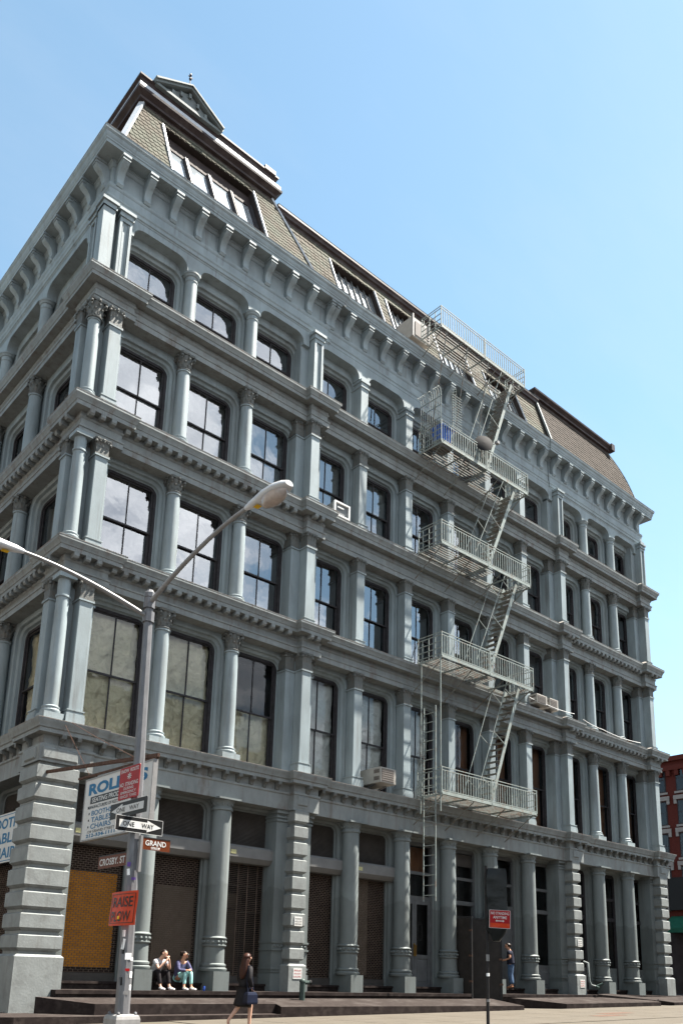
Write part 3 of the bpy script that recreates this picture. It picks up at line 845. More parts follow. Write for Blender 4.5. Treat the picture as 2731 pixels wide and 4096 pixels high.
TOPS = [5.64, 5.19, 4.74, 4.26, 3.79, 3.30, 2.79, 2.32, 1.86, 1.43]
def quoin_pier(x0, x1, y0, y1, zbase, corner=False):
    mb = MB(); e = .085
    mb.box(x0 + e, x1 - e, y0 + e, y1, zbase, 6.12)
    # panel over the topmost block
    mb.box(x0 + .01, x1 - .01, y0 + .01, y1, 5.70, 6.1)
    p = mb.obj('pier', 'quoin_paint', BLD)
    for i in range(len(TOPS) - 1):
        zt, zb = TOPS[i], TOPS[i + 1] + .075
        m = MB()
        c = .06
        lo = [(x0 + c, y0 + c), (x1 - c, y0 + c), (x1 - c, y1), (x0 + c, y1 if not corner else y1)]
        if corner:
            lo = [(x0 + c, y0 + c), (x1 - c, y0 + c), (x1 - c, y1 - c), (x0 + c, y1 - c)]
            hi = [(x0, y0), (x1, y0), (x1, y1), (x0, y1)]
        else: hi = [(x0, y0), (x1, y0), (x1, y1), (x0, y1)]
        m.rings([[(x, y, zb) for x, y in lo], [(x, y, zb + c) for x, y in hi], [(x, y, zt - c * .6) for x, y in hi], [(x, y, zt) for x, y in lo]])
        m.obj('quoin_block', 'quoin_paint', p)
    m = MB(); m.cham(x0 + .07, x1 - .07, y0 - .03, y0 + .05, 5.76, 6.04, .03); m.obj('raised_panel', 'quoin_paint', p)
    if corner:
        m = MB(); m.cham(-.31, .31, -.03, .05, -.14, .14, .03); m.obj('raised_panel', 'quoin_paint', p, (x0, (y0 + y1) / 2, 5.9), ROT['c'])
    m = MB(); b = .05
    hi = [(x0 - b, y0 - b), (x1 + b, y0 - b), (x1 + b, y1 + (b if corner else 0)), (x0 - b, y1 + (b if corner else 0))]
    lo = [(x0 + .01, y0 + .01), (x1 - .01, y0 + .01), (x1 - .01, y1), (x0 + .01, y1)]
    m.rings([[(x, y, zbase) for x, y in hi], [(x, y, 1.38) for x, y in hi], [(x, y, 1.43) for x, y in lo]])
    m.obj('pier_base', 'quoin_paint', p)
    return p
QC = quoin_pier(-.38, .62, -.38, .62, .2, True)
m = MB(); m.box(.62, .72, -.2, .5, .68, 1.25); m.box(.62, .7, -.24, .5, 2.0, 2.08).box(.62, .7, -.24, .5, 1.82, 1.88); m.box(.6, .78, -.05, .55, .7, 5.62); m.obj('jamb', 'ground_paint', BLD)
QP = [quoin_pier(px - .25, px + .25, -.42, .1, Z1) for px in (7.25, 20.72)] + [quoin_pier(XE - .36, XE + .22, -.42, .1, Z1)]
for px in PIERS + [XE]:
    m = MB()
    for x0, x1 in ((-.62, -.2), (.2, .62)):
        m.box(x0, x1, -.06, .5, 0, 4.92)
        m.box(x0 - .03, x1 + .03, -.10, .5, 0, .45); m.box(x0 - .02, x1 + .02, -.09, .5, .5, .53).box(x0 - .025, x1 + .025, -.1, .5, .57, .62)
        for z in (1.07, 1.27, 4.6): m.box(x0 - .025, x1 + .025, -.1, .5, z, z + .05)
        for k in range(3): m.sphere((x0 + .09 + .12 * k, -.06, 1.195), .045, 6, 4)
        m.box(x0 - .03, x1 + .03, -.1, .5, 4.7, 4.74).box(x0 - .05, x1 + .05, -.14, .5, 4.82, 4.92)
    m.obj('pier_pilaster', 'ground_paint', BLD, (px, 0, Z1), smooth=30)

# openings
og = opening_mesh(.82, .87, 5.50, .2, 1.095, 1.095, 5.62, 'ground_paint')
oc = opening_mesh(1.25, .87, 5.50, .2, 1.65, 1.65, 5.62, 'ground_paint')
def slat_panel(w, z0, z1, y, name, mt, pitch, parent):
    m = MB(); n = int((z1 - z0) / pitch)
    for k in range(n):
        z = z0 + k * pitch
        m.prism([(-w, z), (w, z), (w, z + pitch * .98), (-w, z + pitch * .98)], y, y + .01)
        b = len(m.v); m.v += [(-w, y, z), (w, y, z), (w, y - .018, z + pitch * .5), (-w, y - .018, z + pitch * .5), (w, y, z + pitch * .98), (-w, y, z + pitch * .98)]
        m.q(b, b + 1, b + 2, b + 3); m.q(b + 3, b + 2, b + 4, b + 5)
    return stuff(m.obj(name, mt, parent))
def brick_grille(w, z0, z1, y, parent, bw=.13, bh=.052, t=.009, flat=False):
    """Roll-down security grille of rods and staggered links."""
    m = MB(); n = int((z1 - z0) / bh)
    for k in range(n + 1):
        z = z0 + k * bh
        m.box(-w, w, y - .008, y + .008, z - t / 2, z + t / 2)
        if flat: continue
        x = -w + (bw / 2 if k % 2 else bw)
        while x < w - .03:
            m.box(x - .005, x + .005, y - .007, y + .007, z + t / 2, z + bh - t / 2); x += bw
    if flat:
        x = -w + .3
        while x < w: m.box(x - .008, x + .008, y - .012, y + .004, z0, z1); x += .32
    return stuff(m.obj('security_grille', 'grille_dark', parent))
def lintel_box(x, parent):
    w = .92
    m = MB()
    m.rings([[(-w, .42, 0), (-w, .0, 0), (-w, -.13, .13), (-w, -.13, .40), (-w, -.02, .47), (-w, .42, .47)], [(w, .42, 0), (w, .0, 0), (w, -.13, .13), (w, -.13, .40), (w, -.02, .47), (w, .42, .47)]])
    o = m.obj('shutter_box', 'shutter_box', parent, (0, .18, 3.18))
    MB().box(-.09, .09, -.137, -.12, .2, .31).obj('makers_plate', 'plate_yellow', o, (-.62, 0, 0))
    return o
GB = []
for i, x in enumerate(WINX):
    o = put('shopfront', og, BLD, (x, 0, .87)); GB.append(o)
    W_ = .80
    if i < 5:
        slat_panel(W_, 3.62, 4.63, .46, 'roller_shutter', 'shutter_slat', .036, o)
        lintel_box(x, o)
        MB().box(-W_, W_, .43, .5, .0, .2).obj('sill_plate', 'shutter_slat', o)
        if i == 2: brick_grille(W_ - .02, .22, 3.2, .44, o, flat=True, bh=.05)
        else: brick_grille(W_ - .02, .22, 3.2, .44, o)
        if i == 0:
            MB().box(-W_, W_ - .1, .52, .56, .33, 2.55).obj('plywood_board', 'plywood', o)
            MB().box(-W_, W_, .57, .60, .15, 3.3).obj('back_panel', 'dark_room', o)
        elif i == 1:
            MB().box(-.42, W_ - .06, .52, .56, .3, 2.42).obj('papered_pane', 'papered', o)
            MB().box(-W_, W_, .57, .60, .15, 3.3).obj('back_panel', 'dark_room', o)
        elif i == 2:
            m = MB()
            for xx in (-.78, -.05, .72): m.box(xx, xx + .07, .52, .6, .15, 3.2)
            for zz_ in (.25, 1.9, 2.6): m.box(-W_, W_, .525, .595, zz_, zz_ + .09)
            m.obj('shop_frame', 'door_brown', o)
            sheet_pane(-W_, W_, .57, .15, 3.3).obj('pane', 'glass_plain', o)
            MB().box(-.5, .3, .9, .92, .2, 2.4).obj('inner_blind', 'papered', o)
        elif i == 3:
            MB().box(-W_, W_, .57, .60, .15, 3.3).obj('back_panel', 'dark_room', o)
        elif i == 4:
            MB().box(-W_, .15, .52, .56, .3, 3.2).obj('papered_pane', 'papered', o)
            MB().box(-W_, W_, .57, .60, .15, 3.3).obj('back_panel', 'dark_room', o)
    else:
        m = MB()
        m.box(-.82, -.74, .46, .58, 0, 4.62); m.box(.74, .82, .46, .58, 0, 4.62); m.box(-.74, .74, .46, .58, 4.5, 4.62); m.box(-.74, .74, .46, .58, 2.72, 2.86)
        m.box(-.74, .74, .47, .57, 3.56, 3.66); m.obj('door_frame' if i in (5, 7) else 'shop_frame', 'door_paint' if i < 9 else 'sash_dark', o)
        sheet_pane(-.74, .74, .52, 3.66, 4.5).obj('transom_pane', 'glass_plain', o)
        sheet_pane(-.74, .74, .53, 2.86, 3.56).obj('transom_pane', 'glass_plain', o)
        if i == 5:
            MB().box(-.7, .7, .75, .77, 3.68, 4.5).obj('inner_board', 'curtain_brown', o)
            for sx in (-1, 1):
                m = MB(); x0, x1 = (0.0, .74) if sx > 0 else (-.74, -.0)
                x0 += .004; x1 -= .004
                m.box(x0, x0 + .1, .47, .53, 0, 2.72); m.box(x1 - .1, x1, .47, .53, 0, 2.72); m.box(x0 + .1, x1 - .1, .47, .53, 2.6, 2.72); m.box(x0 + .1, x1 - .1, .47, .53, 0, .12)
                m.box(x0 + .1, x1 - .1, .47, .53, .88, 1.0); m.box(x0 + .1, x1 - .1, .495, .525, .12, .88); m.cham(x0 + .14, x1 - .14, .485, .5, .17, .83, .012)
                d = m.obj('door', 'door_paint', o)
                sheet_pane(x0 + .1, x1 - .1, .50, 1.0, 2.6).obj('pane', 'glass_plain', d)
            MB().box(-.05, -.02, .42, .46, .95, 1.35).box(.02, .05, .42, .46, .95, 1.3).obj('door_pull', 'brass', o)
            MB().box(.12, .17, .44, .46, 1.5, 1.95).box(.3, .35, .44, .46, 1.5, 1.95).box(.12, .35, .44, .46, 1.45, 1.5).box(.12, .35, .44, .46, 1.95, 2.0).obj('notice_frame', 'sign_black', o)
        elif i == 6:
            MB().box(-.7, .7, .9, .92, 0, 4.5).obj('inner_blind', 'interior', o)
            MB().box(-.7, .7, .5, .52, 4.05, 4.47).obj('vent_panel', 'shutter_slat', o)
        elif i == 7:
            MB().box(-.74, .74, .5, .55, 0, 2.72).obj('door', 'door_paint', o)
            MB().box(-.2, -.02, .47, .5, 1.25, 1.5).obj('notice', 'sign_green', o)
        else:
            m = MB(); m.box(-.74, .74, .47, .57, .75, .85); m.box(-.04, .04, .48, .56, .85, 2.72); m.box(-.74, .74, .48, .52, 0, .75); m.cham(-.6, .6, .46, .49, .15, .62, .02)
            m.obj('stall_riser', 'door_paint' if i < 10 else 'ground_paint', o)
            sheet_pane(-.74, .74, .53, .85, 2.72).obj('pane', 'glass_plain', o)
            if i >= 10: MB().box(.1, .7, .75, .77, .8, 2.7).obj('inner_blind', 'curtain_brown', o)
            if i == 9:
                MB().box(-.15, -.03, .5, .52, .95, 1.1).obj('notice', 'sign_white', o)


for k, s in enumerate(CROW[:3]):
    o = put('shopfront', oc, BLD, (0, s, .87), ROT['c'])
    slat_panel(1.22, 3.62, 4.63, .46, 'roller_shutter', 'shutter_slat', .036, o)
    brick_grille(1.2, .22, 3.5, .44, o)
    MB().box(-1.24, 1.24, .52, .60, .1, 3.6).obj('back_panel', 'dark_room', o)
# thresholds between plinths
mb = MB(); mb.box(.60, XE + .2, .12, .6, .5, .88)
o = mb.obj('threshold_step', 'step_iron', BLD)
mb = MB(); mb.box(.60, XE + .2, .08, .14, .83, .885); mb.obj('nosing', 'step_iron', o)
mb = MB(); mb.box(.12, .6, .6, 14, .3, .88); mb.obj('threshold_step', 'step_iron', BLD)
# ------------------------------------------------------------------ ground, pavement, platforms
def gz(x): return .06 + .0125 * x
def sheet(name, x0, x1, y0, y1, dz, mt, nx=8, ny=2, zf=None):
    m = MB()
    for j in range(ny + 1):
        for i in range(nx + 1):
            x = x0 + (x1 - x0) * i / nx; y = y0 + (y1 - y0) * j / ny
            m.v.append((x, y, (gz(min(max(x, -60), 90)) if zf is None else zf(x, y)) + dz))
    for j in range(ny):
        for i in range(nx):
            a = j * (nx + 1) + i; m.q(a, a + 1, a + nx + 2, a + nx + 1)
    return structure(m.obj(name, mt))
sheet('ground', -600, 600, -600, 600, -.16, 'asphalt', 40, 2)
KY = -8.2   # kerb line of Grand Street
KX = -4.0   # kerb line of Crosby Street
pav = sheet('pavement', KX, 34, KY, 3.0, 0.0, 'concrete', 20, 2)
sheet('pavement', KX, .5, 3.0, 60, 0.0, 'concrete', 2, 10)
m = MB()
for i in range(20):
    xa, xb = KX + (34 - KX) * i / 20, KX + (34 - KX) * (i + 1) / 20
    b = len(m.v); m.v += [(xa, KY - .15, gz(xa) - .2), (xb, KY - .15, gz(xb) - .2), (xb, KY - .15, gz(xb) + .004), (xa, KY - .15, gz(xa) + .004), (xb, KY + .05, gz(xb) + .004), (xa, KY + .05, gz(xa) + .004)]
    m.q(b, b + 1, b + 2, b + 3); m.q(b + 3, b + 2, b + 4, b + 5)
structure(m.obj('kerb', 'kerb_stone'))
# paving joints: thin slots between slabs laid as separate flags
def flag(x0, x1, y0, y1):
    m = MB(); g = .012
    m.v = [(x, y, gz(x) + z) for (x, y) in ((x0 + g, y0 + g), (x1 - g, y0 + g), (x1 - g, y1 - g), (x0 + g, y1 - g)) for z in (.0, .012)]
    a = m.v; m.v = [a[0], a[2], a[4], a[6], a[1], a[3], a[5], a[7]]
    for f in ((4, 5, 6, 7), (0, 1, 5, 4), (1, 2, 6, 5), (2, 3, 7, 6), (3, 0, 4, 7)): m.q(*f)
    return m.obj('paving_flag', 'concrete', pav)
for i in range(15):
    for j in range(3): flag(2.5 + 1.9 * i, 2.5 + 1.9 * (i + 1), -1.95 - 1.5 * (j + 1), -1.95 - 1.5 * j)
for (x0, x1, y0, y1) in ((14.2, 15.6, -5.3, -4.9), (15.6, 17.2, -4.6, -4.2)):
    m = MB(); m.v = [(x, y, gz(x) + .016) for x, y in ((x0, y0), (x1, y0), (x1, y1), (x0, y1))]; m.q(0, 1, 2, 3); m.obj('access_cover', 'rust', pav)

def slab(name, pts, top, bot, mt=('step_top', 'step_iron')):
    """Polygon slab; top(x,y) and bot(x,y) give heights."""
    m = MB(); n = len(pts)
    m.v = [(x, y, top(x, y)) for x, y in pts] + [(x, y, bot(x, y)) for x, y in pts]
    m.q(*range(n)); m.mi = 1
    for i in range(n):
        j = (i + 1) % n; m.q(j, i, n + i, n + j)
    return structure(m.obj(name, list(mt)))
bot = lambda x, y: gz(x) - .1
# upper step that carries the plinths
mk = lambda x0, x1, y0: [(x0, y0), (x1, y0), (x1, .6), (x0, .6)]
us = slab('stone_step', [(.45, -.66), (14.15, -.66), (14.15, .6), (.45, .6)], lambda x, y: Z1 + .002, lambda x, y: .5)
us2 = slab('stone_step', [(15.6, -.66), (21.4, -.66), (21.4, .6), (15.6, .6)], lambda x, y: Z1 + .002, lambda x, y: .5)
us3 = slab('stone_step', [(21.5, -.60), (29, -.60), (29, .6), (21.5, .6)], lambda x, y: Z1 + .004, lambda x, y: .5)
for x0, x1, y in ((.45, 14.15, -.70), (15.6, 21.4, -.70), (21.5, 29, -.64)):
    m = MB(); m.box(x0 - .01, x1 + .01, y, y + .06, .62, Z1 + .006); structure(m.obj('step_nosing', 'step_iron'))
# sloping iron vault platforms
pt = lambda x, y: .575 + (y + .6) * .125
slab('vault_platform', [(.05, -.6), (.98, -1.5), (5.78, -1.5), (5.62, -1.92), (15.25, -1.92), (15.25, -.6)], lambda x, y: pt(x, y) - .02, bot)
slab('vault_platform', [(16.1, -.6), (17.55, -1.92), (23.7, -1.92), (23.7, -.55)], lambda x, y: pt(x, y) + .04 + .009 * (x - 18), bot)
slab('vault_platform', [(24.3, -.55), (24.7, -1.92), (32, -1.92), (32, -.55)], lambda x, y: pt(x, y) + .08 + .0125 * (x - 25), bot)
slab('lower_step', [(-3, -1.2), (-.9, -1.95), (5.6, -1.97), (5.74, -1.4), (.8, -1.4), (.0, -.5), (.0, 4), (-3, 4)], lambda x, y: .215, bot)
slab('cellar_ramp', [(21.3, -.72), (23.9, -1.6), (24.5, -1.4), (22.4, -.62)], lambda x, y: .74 - .0 * x + (y + .7) * .2, lambda x, y: .4)
# ------------------------------------------------------------------ mansard roof
def lerp(a, b, t): return a + (b - a) * t
SCALE_ME = {}
def scale_mesh(w, mt):
    k = (round(w, 3), mt)
    if k not in SCALE_ME:
        m = MB(); h = w * 1.35
        out = [(-w / 2 + .004, h), (-w / 2 + .004, w * .38), (-w * .36, w * .14), (-w * .16, .015), (w * .16, .015), (w * .36, w * .14), (w / 2 - .004, w * .38), (w / 2 - .004, h)]
        lift = lambda z: -.022 * (1 - z / h) - .004
        m.v = [(x, lift(z), z) for x, z in out] + [(x, lift(z) + .014, z) for x, z in out]
        n = len(out); m.q(*range(n))
        for i in range(n):
            j = (i + 1) % n; m.q(j, i, n + i, n + j)
        SCALE_ME[k] = m.mesh('slate', mt)
    return SCALE_ME[k]
def slates(parent, y0, z0, y1, z1, left, right, w, single, hole=None, mt='slate'):
    """Fish-scale slates on a front slope from (y0,z0) up to (y1,z1); left/right give x limits at height fraction t."""
    L = math.hypot(y1 - y0, z1 - z0); tilt = math.atan2(y1 - y0, z1 - z0)
    pitch = w * .98; rows = int(L / pitch)
    joined = MB(); src = scale_mesh(w, mt); sv = [v.co.copy() for v in src.vertices]; sf = [tuple(p.vertices) for p in src.polygons]
    rot = Matrix.Rotation(-tilt, 4, 'X')
    for r in range(rows):
        t = (r + .02) * pitch / L
        y, z = lerp(y0, y1, t), lerp(z0, z1, t)
        xa, xb = left(t), right(t)
        x = xa + w / 2 + (w / 2 if r % 2 else 0) - w * .4
        while x < xb + w * .05 - w / 2 + w * .4:
            if xa + w * .4 < x < xb - w * .4 and not (hole and hole(t)[0] - w * .45 < x < hole(t)[1] + w * .45 and t < hole(t)[2]):
                if single:
                    o = put('slate', src, parent, (x, y, z), (-tilt, 0, random.uniform(-.01, .01)))
                else:
                    b = len(joined.v)
                    jig = random.uniform(-.004, .004)
                    for v in sv:
                        q = rot @ v; joined.v.append((x + q.x, y + q.y + jig, z + q.z))
                    for f in sf: joined.q(*[b + i for i in f])
            x += w
    if not single and joined.v: stuff(joined.obj('slate_field', mt, parent))
def quad(m, *p):
    b = len(m.v); m.v += list(p); m.q(*[b + i for i in range(len(p))])
# --- left pavilion
YB, ZB, YT, ZT = .10, 23.9, 1.05, 27.05
sl_y = lambda z: lerp(YB, YT, (z - ZB) / (ZT - ZB))
m = MB()
wz0, wz1 = 24.0, 26.62
WX = lambda z, a, b: lerp(a, b, (z - wz0) / (wz1 - wz0))
hl = lambda z: lerp(.10, 1.05, (z - ZB) / (ZT - ZB)); hr = lambda z: lerp(7.55, 6.05, (z - ZB) / (ZT - ZB))
P3 = lambda x, z: (x, sl_y(z), z)
a0, a1, b0, b1 = 1.92, 1.76, 5.42, 5.16
quad(m, P3(hl(ZB), ZB), P3(a0, ZB), P3(a1, wz1), P3(hl(wz1), wz1))
quad(m, P3(b0, ZB), P3(hr(ZB), ZB), P3(hr(wz1), wz1), P3(b1, wz1))
quad(m, P3(hl(wz1), wz1), P3(hr(wz1), wz1), P3(hr(ZT), ZT), P3(hl(ZT), ZT))
quad(m, (.1, 8, ZB), (.1, .1, ZB), (1.05, 1.05, ZT), (1.05, 7, ZT))           # Crosby slope
quad(m, (7.55, .1, ZB), (7.55, 3, ZB), (6.05, 3, ZT), (6.05, 1.05, ZT))
PAV = m.obj('pavilion_roof', 'slate', BLD)
hole = lambda t: (lerp(a0, a1, min(1, t / .85)), lerp(b0, b1, min(1, t / .85)), (wz1 - ZB) / (ZT - ZB) - .005)
slates(PAV, YB, ZB, YT, ZT, lambda t: lerp(.10, 1.05, t) + .05, lambda t: lerp(a0, a1, min(1, t / .85)) - .02, .19, True)
slates(PAV, YB, ZB, YT, ZT, lambda t: lerp(b0, b1, min(1, t / .85)) + .02, lambda t: lerp(7.55, 6.05, t) - .04, .19, True)
slates(PAV, sl_y(wz1), wz1, YT, ZT, lambda t: 1.7, lambda t: 5.2, .19, False)
# recess with upright glazing
m = MB()
D_ = 1.5
quad(m, P3(a0, ZB), (a0, D_, ZB), (a1, D_, wz1), P3(a1, wz1)); quad(m, (b0, D_, ZB), P3(b0, ZB), P3(b1, wz1), (b1, D_, wz1))
quad(m, P3(a1, wz1), (a1, D_, wz1), (b1, D_, wz1), P3(b1, wz1)); quad(m, (a0, D_ + .3, ZB), (b0, D_ + .3, ZB), (b1, D_ + .3, wz1), (a1, D_ + .3, wz1))
quad(m, (a0, .2, ZB + .06), (b0, .2, ZB + .06), (b0, D_, ZB + .06), (a0, D_, ZB + .06))
m.obj('loggia_recess', 'recess_dark', PAV)
def gp(x, f, off=0.0): return (x, sl_y(lerp(23.9, 26.0, f)) + .27 + off, lerp(23.9, 26.0, f))
for k in range(4):
    f0, f1 = k / 4, (k + 1) / 4
    m = MB(); m.bar(gp(lerp(a0, b0, f0) + .03, 0, -.05), gp(lerp(a1, b1, f0) + .03, 1, -.05), .06, .14); m.bar(gp(lerp(a0, b0, f1) - .03, 0, -.05), gp(lerp(a1, b1, f1) - .03, 1, -.05), .06, .14)
    w_ = m.obj('attic_window', 'sash_dark', PAV)
    m = MB(); quad(m, gp(lerp(a0, b0, f0) + .05, 0), gp(lerp(a0, b0, f1) - .05, 0), gp(lerp(a1, b1, f1) - .05, 1), gp(lerp(a1, b1, f0) + .05, 1))
    m.obj('pane', 'glass_skylight', w_)
m = MB(); quad(m, (a0, sl_y(26.0) + .24, 26.0), (b0, sl_y(26.0) + .24, 26.0), (b1, sl_y(wz1) + .24, wz1), (a1, sl_y(wz1) + .24, wz1)); m.obj('head_panel', 'recess_dark', PAV)
# hips and window jamb flashings
MB().bar((.08, .08, ZB), (1.05, 1.05, ZT), .16, .07).obj('hip_flashing', 'flashing', PAV)
MB().bar((7.57, .08, ZB), (6.05, 1.03, ZT), .10, .06).obj('hip_flashing', 'flashing', PAV)
for (p, q) in (((a0 - .03, YB - .03, ZB), (a1 - .03, sl_y(wz1) - .03, wz1)), ((b0 + .03, YB - .03, ZB), (b1 + .03, sl_y(wz1) - .03, wz1))): MB().bar(p, q, .07, .05).obj('jamb_flashing', 'flashing', PAV)
def crown(path, z, name, parent, big=True):
    if big: prof = [(-.12, z - .12), (.02, z - .10), (.03, z), (.13, z + .03), (.14, z + .10), (.10, z + .13), (.16, z + .20), (.25, z + .25), (.26, z + .33), (.0, z + .36)]
    else: prof = [(-.1, z - .1), (.04, z - .08), (.05, z), (.12, z + .03), (.13, z + .12), (.18, z + .18), (.18, z + .25), (0, z + .28)]
    o = sweep(MB(), path, prof).obj(name, 'roof_metal', parent, smooth=30)
    return o
cp = [(1.05, 7), (1.05, 1.05), (6.05, 1.05), (6.05, 5)]
CR = crown(cp, ZT, 'roof_cornice', PAV)
sweep(MB(), cp, [(-.1, 27.34), (.20, 27.39), (.215, 27.40), (.215, 27.56), (.10, 27.58)]).obj('gutter_flashing', 'flashing', CR)
cp2 = [(1.05, 6), (1.05, 1.05), (5.9, 1.05), (5.9, 4)]
sweep(MB(), cp2, [(-.1, 27.56), (.14, 27.56), (.15, 27.64), (.17, 27.66), (.18, 27.76), (.24, 27.80), (.24, 27.86), (-.2, 27.9)]).obj('roof_parapet', 'roof_metal', CR, smooth=30)
MB().box(5.55, 6.0, .80, 1.3, 27.84, 28.0).obj('parapet_block', 'roof_metal', CR)
# pediment with raking cornice, little brackets and a finial
pd = put('pediment', (lambda mm: mm.prism([(-1.1, 0), (1.1, 0), (0, .62)], 0, .3).mesh('pediment', 'copper_green'))(MB()), PAV, (2.52, .84, 27.82))
m = MB()
for sx in (-1, 1):
    for (o, y0, t, h) in ((0, -.14, .10, .0), (.02, -.2, .05, .09)):
        p = [(sx * 1.22, -.02 + h), (sx * 0, .70 + h), (sx * 0, .70 + h + t), (sx * 1.26, -.02 + h + t)]
        m.prism(p if sx > 0 else list(reversed(p)), y0, .3)
m.box(-1.2, 1.2, -.1, .3, -.06, .03)
m.obj('raking_cornice', 'copper_green', pd)
for k in range(-3, 4):
    hgt = .62 * (1 - abs(k) * .3 / 1.1) - .04
    if hgt > .15: MB().box(-.045, .045, -.07, .02, hgt - .16, hgt).obj('pediment_bracket', 'copper_green', pd, (k * .3, 0, 0))
m = MB(); m.tube([(0, .05, .7), (0, .05, 1.42)], .016, 6); m.sphere((0, .05, 1.30), .05, 6, 4).sphere((0, .05, 1.46), .045, 6, 4, sz=1.5); m.bar((-.08, .05, 1.38), (.08, .05, 1.38), .02, .02); m.tube([(-.14, .05, .66), (-.14, .05, .95)], .012, 5); m.sphere((-.14, .05, .98), .03, 5, 4); m.bar((-.19, .05, .88), (-.09, .05, .88), .02, .02)
m.obj('finial', 'roof_metal', pd)
# --- middle roof
YB2, ZB2, YT2, ZT2 = .22, 23.9, 1.0, 26.55
sy2 = lambda z: lerp(YB2, YT2, (z - ZB2) / (ZT2 - ZB2))
SK = [(8.75, 10.95, 8.57, 10.74), (11.5, 12.95, 11.38, 12.8), (14.15, 16.1, 14.05, 15.95), (17.25, 19.6, 17.1, 19.35)]
sk1 = 26.12
m = MB(); Q3 = lambda x, z: (x, sy2(z), z)
edges = [(5.9, 5.9)]
xs = [(6.0, 6.0)] + [v for (p, q, r, s) in SK for v in ((p, r), (q, s))] + [(21.05, 21.05)]
for i in range(0, len(xs), 2):
    (p, r), (q, s) = xs[i], xs[i + 1]
    quad(m, Q3(p, ZB2), Q3(q, ZB2), Q3(s, sk1), Q3(r, sk1))
quad(m, Q3(5.9, sk1), Q3(21.05, sk1), Q3(21.05, ZT2), Q3(5.9, ZT2))
MID = m.obj('middle_roof', 'slate', BLD)
for i in range(0, len(xs), 2):
    (p, r), (q, s) = xs[i], xs[i + 1]
    f = lambda t, p=p, r=r: lerp(p, r, min(1, t / .84)) + .03
    g = lambda t, q=q, s=s: lerp(q, s, min(1, t / .84)) - .03
    if i == 0: f = lambda t: lerp(7.5, 6.3, t)
    slates(MID, YB2, ZB2, sy2(sk1), sk1, lambda t, f=f: f(t * .84), lambda t, g=g: g(t * .84), .19, False)
slates(MID, sy2(sk1), sk1, YT2, ZT2, lambda t: 6.3, lambda t: 21.0, .19, False)
for (p, q, r, s) in SK:
    m = MB(); dd = .45
    B_ = lambda x, z: (x, sy2(z) + dd, z)
    quad(m, Q3(p, ZB2), B_(p, ZB2), B_(r, sk1), Q3(r, sk1)); quad(m, B_(q, ZB2), Q3(q, ZB2), Q3(s, sk1), B_(s, sk1)); quad(m, Q3(r, sk1), B_(r, sk1), B_(s, sk1), Q3(s, sk1))
    quad(m, B_(p, ZB2), B_(q, ZB2), B_(s, sk1), B_(r, sk1))
    o = m.obj('skylight', 'recess_dark', MID)
    n = max(3, round((q - p) / .31)); m = MB()
    for k in range(n + 1): m.bar((lerp(p, q, k / n), sy2(ZB2) + .22, ZB2), (lerp(r, s, k / n), sy2(sk1) + .22, sk1), .035, .05)
    m.obj('glazing_bars', 'sash_grey', o)
    for k in range(n):
        m = MB(); e = .02
        za, zb_ = ZB2, sk1 - .12
        quad(m, (lerp(p, q, k / n) + e, sy2(za) + .25, za), (lerp(p, q, (k + 1) / n) - e, sy2(za) + .25, za), (lerp(r, s, (k + 1) / n) - e, sy2(zb_) + .25, zb_), (lerp(r, s, k / n) + e, sy2(zb_) + .25, zb_))
        m.obj('roof_pane', 'glass_skylight', o)
    m = MB()
    for (c, d) in ((p - .03, r - .03), (q + .03, s + .03)): m.bar((c, YB2 - .03, ZB2), (d, sy2(sk1) - .03, sk1), .07, .05)
    m.obj('jamb_flashing', 'flashing', o)
cm = crown([(6.2, 1.0), (21.1, 1.0)], ZT2, 'roof_cornice', MID, False)
sweep(MB(), [(6.2, 1.0), (21.1, 1.0)], [(-.2, 26.83), (.16, 26.835), (.17, 26.85), (-.6, 26.95)]).obj('gutter_flashing', 'copper_green', cm)
m = MB()
xx = 6.4
while xx < 20.6: m.tube([(xx, 1.35, 26.85), (xx, 1.35, 27.30)], .018, 5); xx += 2.2
m.tube([(6.2, 1.35, 27.28), (12.4, 1.35, 27.28)], .016, 5); m.tube([(17, 1.35, 27.28), (20.6, 1.35, 27.28)], .016, 5)
m.box(12.2, 12.4, 1.3, 1.4, 27.26, 27.34)
m.obj('roof_railing', 'escape_dark', MID)
# --- right pavilion: plain slate with a bell-curved end
YB3, YT3, ZT3 = .08, 1.0, 26.85
def curve_x(t): return lerp(28.1, 27.05, t ** 3.2)
m = MB(); n = 10; ring = []
for k in range(n + 1):
    t = k / n; y, z = lerp(YB3, YT3, t), lerp(23.9, ZT3, t)
    ring.append([(21.05, y, z), (curve_x(t), y, z), (curve_x(t) - .3, 6, z)])
b = len(m.v)
for r in ring: m.v += r
for k in range(n):
    for j in range(2): m.q(b + 3 * k + j, b + 3 * k + j + 1, b + 3 * k + j + 4, b + 3 * k + j + 3)
quad(m, (21.05, 1.4, 23.9), (21.05, YB3, 23.9), (21.05, YT3, ZT3), (21.05, 2.4, ZT3))
RP = m.obj('pavilion_roof', 'slate_red', BLD)
slates(RP, YB3, 23.9, YT3, ZT3, lambda t: 21.1, lambda t: curve_x(t) - .02, .19, False, mt='slate_red')
MB().bar((21.03, YB3 - .02, 23.9), (21.03, YT3 - .02, ZT3), .10, .08).obj('hip_flashing', 'copper_green', RP)
m = MB()
for k in range(n): m.bar((curve_x(k / n), lerp(YB3, YT3, k / n), lerp(23.9, ZT3, k / n)), (curve_x((k + 1) / n), lerp(YB3, YT3, (k + 1) / n), lerp(23.9, ZT3, (k + 1) / n)), .06, .06)
m.obj('hip_flashing', 'copper_green', RP)
crown([(20.95, 3), (20.95, 1.0), (27.05, 1.0), (27.05, 4)], ZT3, 'roof_cornice', RP)
